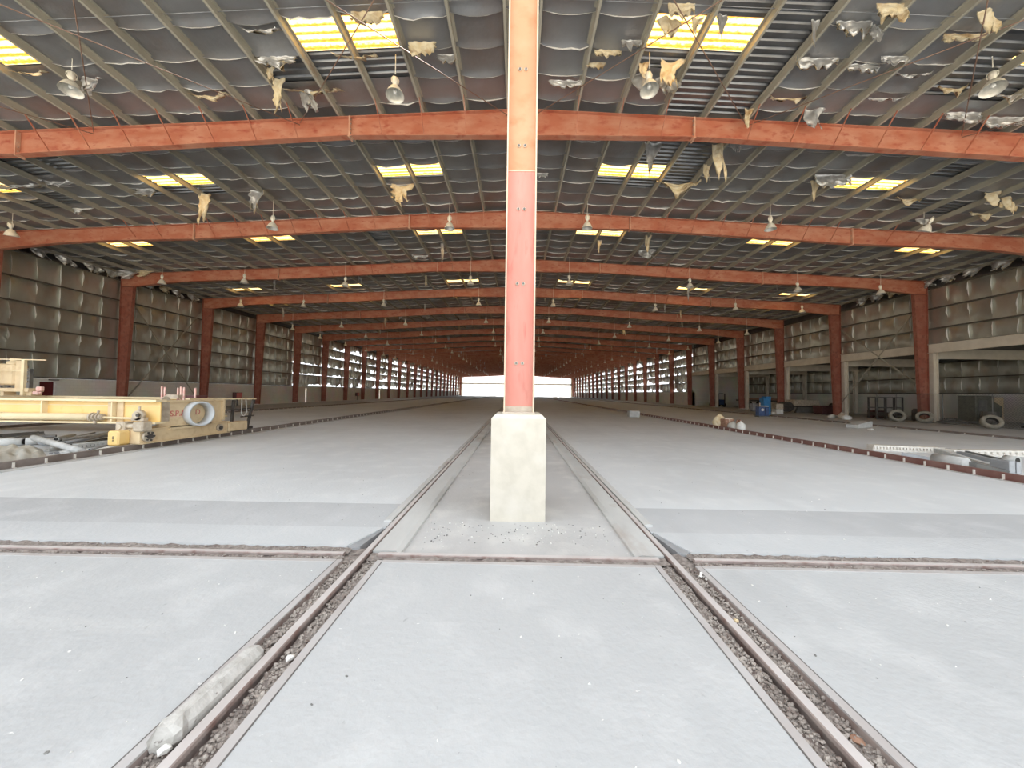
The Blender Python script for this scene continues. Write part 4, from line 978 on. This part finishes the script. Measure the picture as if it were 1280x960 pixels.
for j in range(ny+1):
    for i in range(nx+1):
        u, v = i/nx, j/ny; q = (P00*(1-u)+P10*u)*(1-v) + (P01*(1-u)+P11*u)*v; e = min(1, 5*min(u, 1-u, v, 1-v)); q.z = .02+.20*e*(.6+.8*mnoise.noise(Vector((u*7, v*4, 2)))+.3*abs(mnoise.noise(Vector((u*15, v*9, 5))))); q.z = max(.015, q.z); vs.append(q)
m.add(vs, [(j*(nx+1)+i, j*(nx+1)+i+1, (j+1)*(nx+1)+i+1, (j+1)*(nx+1)+i) for j in range(ny) for i in range(nx)], 0, True); place('plastic_sheet', m, M['tarp'], 'crumpled dusty plastic sheet behind the left rail, at the picture edge', 'plastic sheet')

# ------------------------------------------------------------------ scrap behind the right rail
GR = 'pieces behind the right rail'
toothed(1092, 563, 1184, 567, .17, M['clip'], 'long pale toothed rack behind the right rail, left piece', 22, 'toothed racks', dp=.3)
toothed(1192, 570, 1300, 571, .17, M['clip'], 'long pale toothed rack behind the right rail, at the picture edge', 14, 'toothed racks', dp=.3)
for a in ((1170, 561, 1264, 588, .055, 'dark topped steel angle slanting towards the rail, front one', 'junk'), (1184, 561, 1252, 577, .06, 'long steel angle slanting towards the rail, rear one', 'grey'), (1198, 562, 1262, 576, .04, 'thin steel bar lying along the rear angle', 'dgrey'), (1210, 577, 1256, 588, .05, 'dark steel bar beside the fat pale pipe', 'dgrey'), (1222, 580, 1262, 590, .03, 'short dark bar low by the right rail', 'dgrey'), (1128, 566, 1166, 573, .02, 'thin pale strip lying left of the fat pipe', 'grey')):
    p0, p1 = at_z(a[0], a[1], .16), at_z(a[2], a[3], .06); m = MB(); m.bar(p0, p1, a[4]*2, .03).bar(p0-Vector((a[4], 0, .05)), p1-Vector((a[4], 0, .05)), .02, .11); place('steel_angle', m, M[a[6]], a[5], 'steel bar', GR)
pipe2(1168, 573, 1208, 579, .13, .13, .13, M['junk'], 'pipe', 'fat pale pipe with an open end behind the right rail', group=GR, bore_shade='a')
pipe2(1256, 574, 1272, 576, .11, .13, .13, M['junk'], 'pipe', 'short pale pipe with a dark hole near the right edge', group=GR, n=14)
p = at_z(1270, 592); m = MB(); m.cbox(-.13, .0, 0, .35, 0, .28, .015).box(.02, .12, 0, .3, 0, .26); o = place('steel_box', m, M['grey'], 'grey steel box behind the right rail at the picture edge', 'box', GR); o.location = (p.x, p.y, 0)
# pale slab stack
m = MB(); a, b = at_z(1063, 537), at_z(1094, 535); ang = math.atan2(b.y-a.y, b.x-a.x); L = (b-a).length*.62; T = Matrix.Translation(((a.x+b.x)/2-.3, (a.y+b.y)/2, 0)) @ Matrix.Rotation(ang, 4, 'Z')
m.prism([(0, .02), (L, .02), (L, .36), (L*.72, .34), (0, .20)], 'y', 0, .5); m.v = [tuple(T @ Vector(v)) for v in m.v]; fixn(place('concrete_slab', m, M['junk'], 'pale concrete slab lying on the floor before the tyres', 'slab'))
p = at_z(1088, 538); lump(.13, (p.x, p.y, .05), M['white'], 'white scrap in front of the pale slab', 'plastic_lump', .5, 'scrap', 3)
# block far along the right rail
p = at_z(792, 521); m = MB(); m.cbox(-.38, .38, -.25, .25, 0, .46, .02); m.box(-.30, -.05, -.26, -.24, .06, .40).box(.06, .30, -.26, -.24, .06, .40); o = place('concrete_block', m, M['junk'], 'pale concrete block standing on the far right rail', 'block'); o.location = (p.x, p.y, 0)
# rubbish heap on the right rail
def sack(p, w, d, h, mt, label, cat='sack', seed=1, name='sack', ang=0.):
    m = MB(); n, k = 14, 8; vs = []
    for j in range(k+1):
        t = j/k; zv = h*t; ra = (math.sin(PI*min(1, t*.75+.22))**.6)*(1 if t < .75 else 1-.6*(t-.75)/.25)
        for i in range(n):
            a = 2*PI*i/n; q = 1+.22*mnoise.noise(Vector((math.cos(a)*2+seed, math.sin(a)*2, t*3))); vs.append((w/2*ra*q*math.cos(a), d/2*ra*q*math.sin(a), zv*(1+.15*mnoise.noise(Vector((math.cos(a), math.sin(a), seed)))*t)))
    m.add(vs, [(j*n+i, j*n+(i+1)%n, (j+1)*n+(i+1)%n, (j+1)*n+i) for j in range(k) for i in range(n)] + [tuple(k*n+i for i in range(n))], 0, True)
    o = m.build(name, mt); o.location = p; o.rotation_euler.z = ang; return tag(o, label, cat)
p = at_z(899, 535); sack((p.x, p.y, .0), .62, .5, .72, M['wool'], 'yellow sack at the left end of the rubbish on the right rail', seed=5)
p = at_z(909, 536); m = MB(); m.cbox(-.24, .24, -.2, .2, 0, .50, .02, 0, Matrix.Rotation(.1, 4, 'Z')); m.box(-.02, .02, -.205, -.19, 0, .5, 1); m.box(-.2, .2, -.16, .16, .5, .53, 1); o = place('carton', m, [M['rust'], M['pale']], 'brown carton beside the yellow sack', 'box'); o.location = (p.x, p.y, 0)
p = at_z(916, 537); sack((p.x, p.y, 0), .5, .5, .42, M['tarp'], 'pale crumpled bag in the middle of the rubbish on the rail', 'sack', 9)
p = at_z(921, 537); m = MB(); m.bar((-.2, 0, .05), (.25, .1, .45), .10).bar((-.1, .1, .1), (.3, -.1, .3), .08).bar((.0, .2, .05), (.05, .0, .5), .05); o = place('scrap_wood', m, M['rust'], 'reddish broken pieces on top of the rubbish on the rail', 'scrap'); o.location = (p.x, p.y, 0)
p = at_z(926, 538); sack((p.x, p.y, 0), .42, .4, .46, M['white'], 'white torn bag at the right end of the rubbish on the rail', 'sack', 13)

# ------------------------------------------------------------------ annex: tyres, fence, machines
def tyre(x, y, z, R0, r1, tilt, turn, label):
    t = thing('truck_tyre', label, 'tyre', (x, y, z), (0, 0, turn), 'old truck tyres in the annex')
    prof = [(.30, -.10), (.34, -.15), (.47, -.15), (.53, -.11), (.55, -.05), (.55, .05), (.53, .11), (.47, .15), (.34, .15), (.30, .10), (.33, .08), (.42, .0), (.33, -.08)]
    T = Matrix.Rotation(tilt, 4, 'X') @ Matrix.Rotation(PI/2, 4, 'X')
    m = MB(); m.lathe([(a*R0/.55, b) for a, b in prof[:10]], T, 36); m.build('tread', M['tyre'], t)
    m = MB(); m.lathe([(prof[9][0]*R0/.55, .10), (.44*R0/.55, .08), (.44*R0/.55, -.08), (prof[0][0]*R0/.55, -.10)], T, 36); m.build('inner_wall', M['tyrein'], t)
    return t
tyre(26.3, 24.7, .44, .44, 0, -.5, -.55, 'pale dusty tyre, left of the pair beside the red column')
tyre(27.25, 23.9, .43, .42, 0, -.55, -.95, 'pale dusty tyre, right of the pair beside the red column')
tyre(26.35, 19.9, .41, .42, 0, -.6, -.65, 'pale dusty tyre near the right picture edge, alone')
# fence: posts, rails and wire mesh
t = thing('mesh_fence', 'dark wire mesh fence with thin posts in front of the annex', 'fence', (26.0, 18, 0))
xf = 27.75
for y in (27.5, 26.1, 23.3, 20.9, 18.6, 16.9): MB().tube((xf-26, y-18, 0), (xf-26, y-18, 2.0), .025, 8).build('fence_post', M['dgrey'], t)
MB().tube((xf-26, -1.2, 1.98), (xf-26, 9.6, 1.98), .02, 6).tube((xf-26, -1.2, .06), (xf-26, 9.6, .06), .015, 6).build('fence_rail', M['dgrey'], t)
m = MB(); y = -1.2
while y < 9.4:
    m.bar((xf-26, y, .06), (xf-26, min(9.6, y+1.92), .06+min(1.92, 9.6-y)), .005).bar((xf-26, y, 1.98), (xf-26, min(9.6, y+1.92), 1.98-min(1.92, 9.6-y)), .005); y += .14
m.build('wire_mesh', M['dgrey'], t)
def machine(name, label, cat, loc, parts, group=None, rot=0.):
    t = thing(name, label, cat, loc, (0, 0, rot), group)
    for nm, mt, fn in parts: m = MB(); fn(m); fixn(m.build(nm, mt, t))
    return t
# dark machinery behind the fence
machine('mixer_machine', 'olive machine body behind the mesh fence right of the beige post', 'machine', (31.0, 24.2, 0), [
 ('cabinet', M['green'], lambda m: m.cbox(-.6, .6, -.5, .5, .25, 1.9, .04).box(-.65, .65, -.55, .55, .1, .28)),
 ('door', M['dgrey'], lambda m: m.box(-.45, .1, -.53, -.5, .5, 1.6)),
 ('chute', M['green'], lambda m: m.prism([(.6, .9), (1.3, .5), (1.3, 1.2), (.6, 1.6)], 'y', -.35, .35)),
 ('leg', M['dgrey'], lambda m: m.box(-.6, -.5, -.5, -.4, 0, .1)), ('leg', M['dgrey'], lambda m: m.box(.5, .6, -.5, -.4, 0, .1))])
machine('steel_rack', 'dark steel rack behind the fence left of the two tyres', 'rack', (29.8, 28.9, 0), [
 ('frame', M['black'], lambda m: [m.box(x-.04, x+.04, y-.04, y+.04, 0, 1.75) for x in (-1, -.3, .4, 1.1) for y in (-.3, .3)] and None),
 ('shelf', M['dgrey'], lambda m: m.box(-1.05, 1.15, -.35, .35, 1.69, 1.75)), ('shelf', M['dgrey'], lambda m: m.box(-1.05, 1.15, -.35, .35, .85, .92)), ('shelf', M['black'], lambda m: m.box(-1.05, 1.15, -.35, .35, .25, .5))])
machine('pump_unit', 'dark pump unit with pipes behind the lone tyre', 'machine', (30.6, 20.6, 0), [
 ('housing', M['dgrey'], lambda m: m.cbox(-.7, .5, -.5, .5, .1, 1.05, .06)), ('motor', M['black'], lambda m: m.tube((.5, 0, .75), (1.3, 0, .75), .3, 18)),
 ('pipe', M['grey'], lambda m: m.path([(-.5, -.2, 1.05), (-.5, -.2, 1.6), (.9, -.2, 1.65)], .06, 10)), ('base', M['black'], lambda m: m.box(-.9, 1.4, -.55, .55, 0, .12))])
machine('hopper', 'grey hopper on legs behind the fence near the right edge', 'machine', (33.2, 21.6, 0), [
 ('bin', M['dgrey'], lambda m: m.add([(-.8,-.8,1.9),(.8,-.8,1.9),(.8,.8,1.9),(-.8,.8,1.9),(-.25,-.25,.9),(.25,-.25,.9),(.25,.25,.9),(-.25,.25,.9)], [(0,1,2,3),(7,6,5,4),(0,4,5,1),(1,5,6,2),(2,6,7,3),(3,7,4,0)])),
 ] + [('leg', M['black'], (lambda x, y: lambda m: m.bar((x, y, 0), (x, y, 1.9), .08))(x, y)) for x in (-.76, .76) for y in (-.76, .76)])
machine('cabinet', 'pale dusty cabinet at the back of the annex behind the fence', 'cabinet', (34.8, 26.5, 0), [
 ('body', M['pale'], lambda m: m.cbox(-.7, .7, -.4, .4, .05, 1.85, .02)), ('door', M['tan'], lambda m: m.box(-.62, -.02, -.42, -.4, .15, 1.75)), ('door', M['tan'], lambda m: m.box(.02, .62, -.42, -.4, .15, 1.75))])
m = MB(); m.path([(28.4, 24.2, 0.1), (28.35, 23.2, .4), (28.3, 22.4, .2), (28.3, 21.3, .1)], .05, 8); m.bar((28.2, 23.9, .08), (28.5, 21.0, .35), .12); place('bent_pipe', m, M['dgrey'], 'bent dark pipes lying at the foot of the fence', 'scrap')
m = MB(); 
for a, b in (((0,0,0),(.3,.1,.5)), ((.2,-.1,0),(.1,.3,.6)), ((-.1,.1,.1),(.4,0,.25))): m.bar(a, b, .09)
o = place('scrap_wood', m, M['rust'], 'brown scrap pieces leaning between the right tyre and the red column', 'scrap'); o.location = (27.62, 24.35, 0.03)
for i, (x, y, r0_, h_, mt, lab) in enumerate(((29.4, 22.2, .3, .9, 'dgrey', 'dark drum right of the beige post behind the fence'), (30.1, 22.9, .3, .88, 'green', 'olive drum behind the dark drum by the beige post'), (29.7, 19.3, .32, .95, 'black', 'black drum at the right end behind the fence'), (29.9, 26.6, .3, .9, 'black', 'black drum behind the two tyres'), (31.2, 17.6, .3, .9, 'dgrey', 'dark drum deep behind the fence at the right edge'))):
    m = MB(); m.lathe([(0, 0), (r0_, 0), (r0_, h_*.32), (r0_+.015, h_*.34), (r0_, h_*.36), (r0_, h_*.65), (r0_+.015, h_*.67), (r0_, h_*.69), (r0_, h_), (r0_-.02, h_), (r0_-.03, h_-.02), (0, h_-.02)], None, 20); o = place('oil_drum', m, M[mt], lab, 'drum', 'drums in the annex'); o.location = (x, y, 0)
for i, (x, y, w_, d_, h_, mt, lab) in enumerate(((31.2, 27.6, .9, .5, .75, 'black', 'dark crate on the floor behind the steel rack'), (32.6, 19.0, .8, .6, 1.2, 'green', 'tall olive crate behind the lone tyre'), (30.4, 30.2, 1.0, .5, .6, 'maroonbox', 'low dark red crate left of the steel rack'))):
    m = MB(); m.cbox(-w_/2, w_/2, -d_/2, d_/2, .06, h_, .02); m.box(-w_/2, -w_/2+.1, -d_/2, d_/2, 0, .06).box(w_/2-.1, w_/2, -d_/2, d_/2, 0, .06); m.box(-w_/2-.01, w_/2+.01, -d_/2-.012, -d_/2, h_*.4, h_*.5); o = place('crate', m, M[mt], lab, 'crate', 'crates in the annex'); o.location = (x, y, 0)
# middle of the annex front
p = at_z(952, 521)
machine('compressor', 'dark blue machine with a white disc beside the far right columns', 'machine', (p.x+.05, p.y, 0), [
 ('body', M['blue'], lambda m: m.cbox(-.4, .1, -.25, .25, .08, .85, .05).cbox(.14, .4, -.25, .25, .08, .8, .05)), ('disc', M['white'], lambda m: m.tube((-.15, -.25, .58), (-.15, -.29, .58), .11, 18)), ('cover', M['pale'], lambda m: m.box(-.38, .38, -.22, .22, .84, .9)), ('pipe', M['pale'], lambda m: m.tube((-.2, 0, .85), (-.2, 0, 1.15), .05, 8)), ('skid', M['dgrey'], lambda m: m.box(-.43, .43, -.28, .28, 0, .09))])
p = at_z(961, 519)
machine('tool_cabinet', 'bright blue tall cabinet behind the dark blue machine', 'cabinet', (p.x-.05, p.y+.4, 0), [
 ('body', M['azure'], lambda m: m.cbox(-.3, .32, -.3, .3, 0.02, 1.5, .02).box(-.1, .32, -.3, .3, 1.5, 1.65)), ('door', M['azure'], lambda m: m.box(-.26, .28, -.32, -.3, .1, 1.42)), ('handle', M['black'], lambda m: m.box(.18, .22, -.34, -.32, .7, .9))])
for i, (du, z, mt, lab) in enumerate(((0, 0, 'white', 'lower white box of the pair left of the red column'), (0, .5, 'pale', 'upper pale box of the pair left of the red column'))):
    p = at_z(972, 518); m = MB(); m.cbox(-.33, .33, -.3, .3, z+.005, z+.49, .03).box(-.2, .2, -.31, -.3, z+.2, z+.24); o = place('crate', m, M[mt], lab, 'crate', 'boxes by the far right columns'); o.location = (p.x, p.y, 0)
p = at_z(966, 518.5); lump(.2, (p.x, p.y, .16), M['white'], 'small white bag left of the two stacked boxes', 'bag', .9, 'bag', 21)
p = at_z(1003, 517)
machine('covered_machine', 'grey machine with a pale cover between two red columns', 'machine', (p.x+1.2, p.y+1.5, 0), [
 ('cover', M['pale'], lambda m: m.prism([(-1.3, .75), (1.3, .75), (1.15, 1.35), (-1.15, 1.35)], 'y', -.6, .6)), ('frame', M['black'], lambda m: m.box(-1.3, 1.3, -.6, .6, .6, .76)), ('apron', M['dgrey'], lambda m: m.prism([(-1.25, .02), (.9, .02), (.7, .6), (-1.0, .6)], 'y', -.75, -.5)), ('drum', M['black'], lambda m: m.tube((-1.75, -.5, .62), (-1.75, .5, .62), .5, 20))])
p = at_z(1032, 518.5)
machine('skip', 'dark red steel skip left of the second red column', 'skip', (p.x+.6, p.y+.6, 0), [
 ('bin', M['maroonbox'], lambda m: m.prism([(-.8, .1), (.7, .1), (.9, .8), (-.9, .8)], 'y', -.5, .5).box(-.95, .95, -.55, .55, .78, .84)), ('drum', M['black'], lambda m: m.tube((.9, -.4, .75), (.9, .4, .75), .35, 16)), ('runner', M['black'], lambda m: m.box(-.8, .8, -.45, -.35, 0, .1)), ('runner', M['black'], lambda m: m.box(-.8, .8, .35, .45, 0, .1))])
p = at_z(1040, 523); sack((p.x, p.y, .035), .6, .4, .28, M['white'], 'white bag left of the second red column foot', seed=31)
p = at_z(1052, 524); sack((p.x, p.y, .035), .45, .4, .5, M['pale'], 'pale bag directly at the second red column foot', seed=33)
p = at_z(1058, 525); sack((p.x, p.y, .035), .65, .5, .36, M['white'], 'white bag right of the second red column foot', seed=35)
machine('flatbed_trailer', 'dark flatbed trailer in the far annex bays', 'trailer', (31.5, 45.5, 0), [
 ('bed', M['black'], lambda m: m.box(-1.2, 1.2, -3.5, 3.5, 1.0, 1.2)), ('load', M['rust'], lambda m: m.cbox(-1.0, 1.0, -3.2, 2.2, 1.2, 1.4, .03))] + [('wheel', M['tyrein'], (lambda x, y: lambda m: m.tube((x-.13, y, .5), (x+.13, y, .5), .48, 20))(x, y)) for x in (-1.05, 1.05) for y in (-2.2, 1.0, 2.2)])
machine('forklift', 'dark blue forklift parked in the farthest annex bay', 'forklift', (30.3, 53.5, 0), [
 ('body', M['blue'], lambda m: m.cbox(-.6, .6, -.9, .9, .3, 1.1, .06)), ('mast', M['black'], lambda m: m.box(-.5, -.4, -1.15, -1.05, .1, 2.0).box(.4, .5, -1.15, -1.05, .1, 2.0)), ('roof_guard', M['black'], lambda m: m.box(-.55, .55, -.6, .6, 1.95, 2.02)), ('post', M['black'], lambda m: m.box(-.55, -.48, -.6, -.53, 1.1, 1.95)), ('post', M['black'], lambda m: m.box(.48, .55, .53, .6, 1.1, 1.95))] + [('wheel', M['tyrein'], (lambda x, y: lambda m: m.tube((x-.1, y, .3), (x+.1, y, .3), .3, 16))(x, y)) for x in (-.6, .6) for y in (-.7, .7)])
p = at_z(935, 515); machine('gas_heater', 'small grey box machine near the third right column', 'machine', (p.x+1.2, p.y+.8, 0), [('body', M['grey'], lambda m: m.cbox(-.3, .3, -.25, .25, .1, .9, .03)), ('foot', M['black'], lambda m: m.box(-.28, .28, -.2, .2, 0, .1))])
# far left wall: dark red hose cabinets on stands
for i, (y, lab) in enumerate(((35.2, 'dark red hose cabinet on a stand by the left wall, nearest'), (62., 'dark red hose cabinet on a stand farther along the left wall'))):
    machine('hose_cabinet', lab, 'cabinet', (-28.2, y, 0), [('box', M['maroonbox'], lambda m: m.cbox(-.2, .2, -.4, .4, .75, 1.35, .03)), ('door', M['redpaint'], lambda m: m.box(.2, .22, -.35, .35, .8, 1.3)), ('stand', M['dgrey'], lambda m: m.box(-.05, .05, -.05, .05, 0.0, .76).box(-.2, .2, -.3, .3, 0, .04))], 'hose cabinets')
# steel offcuts stacked by the left wall behind the gantry
p = at_z(695, 498.5); lump(1.0, (p.x, p.y, .3), M['ground'], 'low sand heap in the bright far opening', 'sand_heap', .35, 'heap', 17)

# ------------------------------------------------------------------ light: pale sky and a high sun from beyond the far end
w = bpy.data.worlds.new('world'); scene.world = w; w.use_nodes = True
bgn = w.node_tree.nodes['Background']; bgn.inputs[0].default_value = (.92, .965, 1.01, 1); bgn.inputs[1].default_value = 1.0
sl = bpy.data.lights.new('sun', 'SUN'); so = bpy.data.objects.new('sun', sl); col.objects.link(so); sl.energy = 7.5; sl.angle = .01; sl.color = (1, .95, .87)
so.rotation_euler = Vector((.12, -1, -1.6)).to_track_quat('-Z', 'Y').to_euler()

scene.view_settings.view_transform = 'Standard'; scene.view_settings.look = 'None'; scene.view_settings.gamma = 1; scene.view_settings.exposure = 1.42
scene.view_settings.use_curve_mapping = False
scene.cycles.use_denoising = True
scene.cycles.max_bounces = 8; scene.cycles.diffuse_bounces = 6; scene.cycles.glossy_bounces = 4
scene.cycles.sample_clamp_indirect = 10
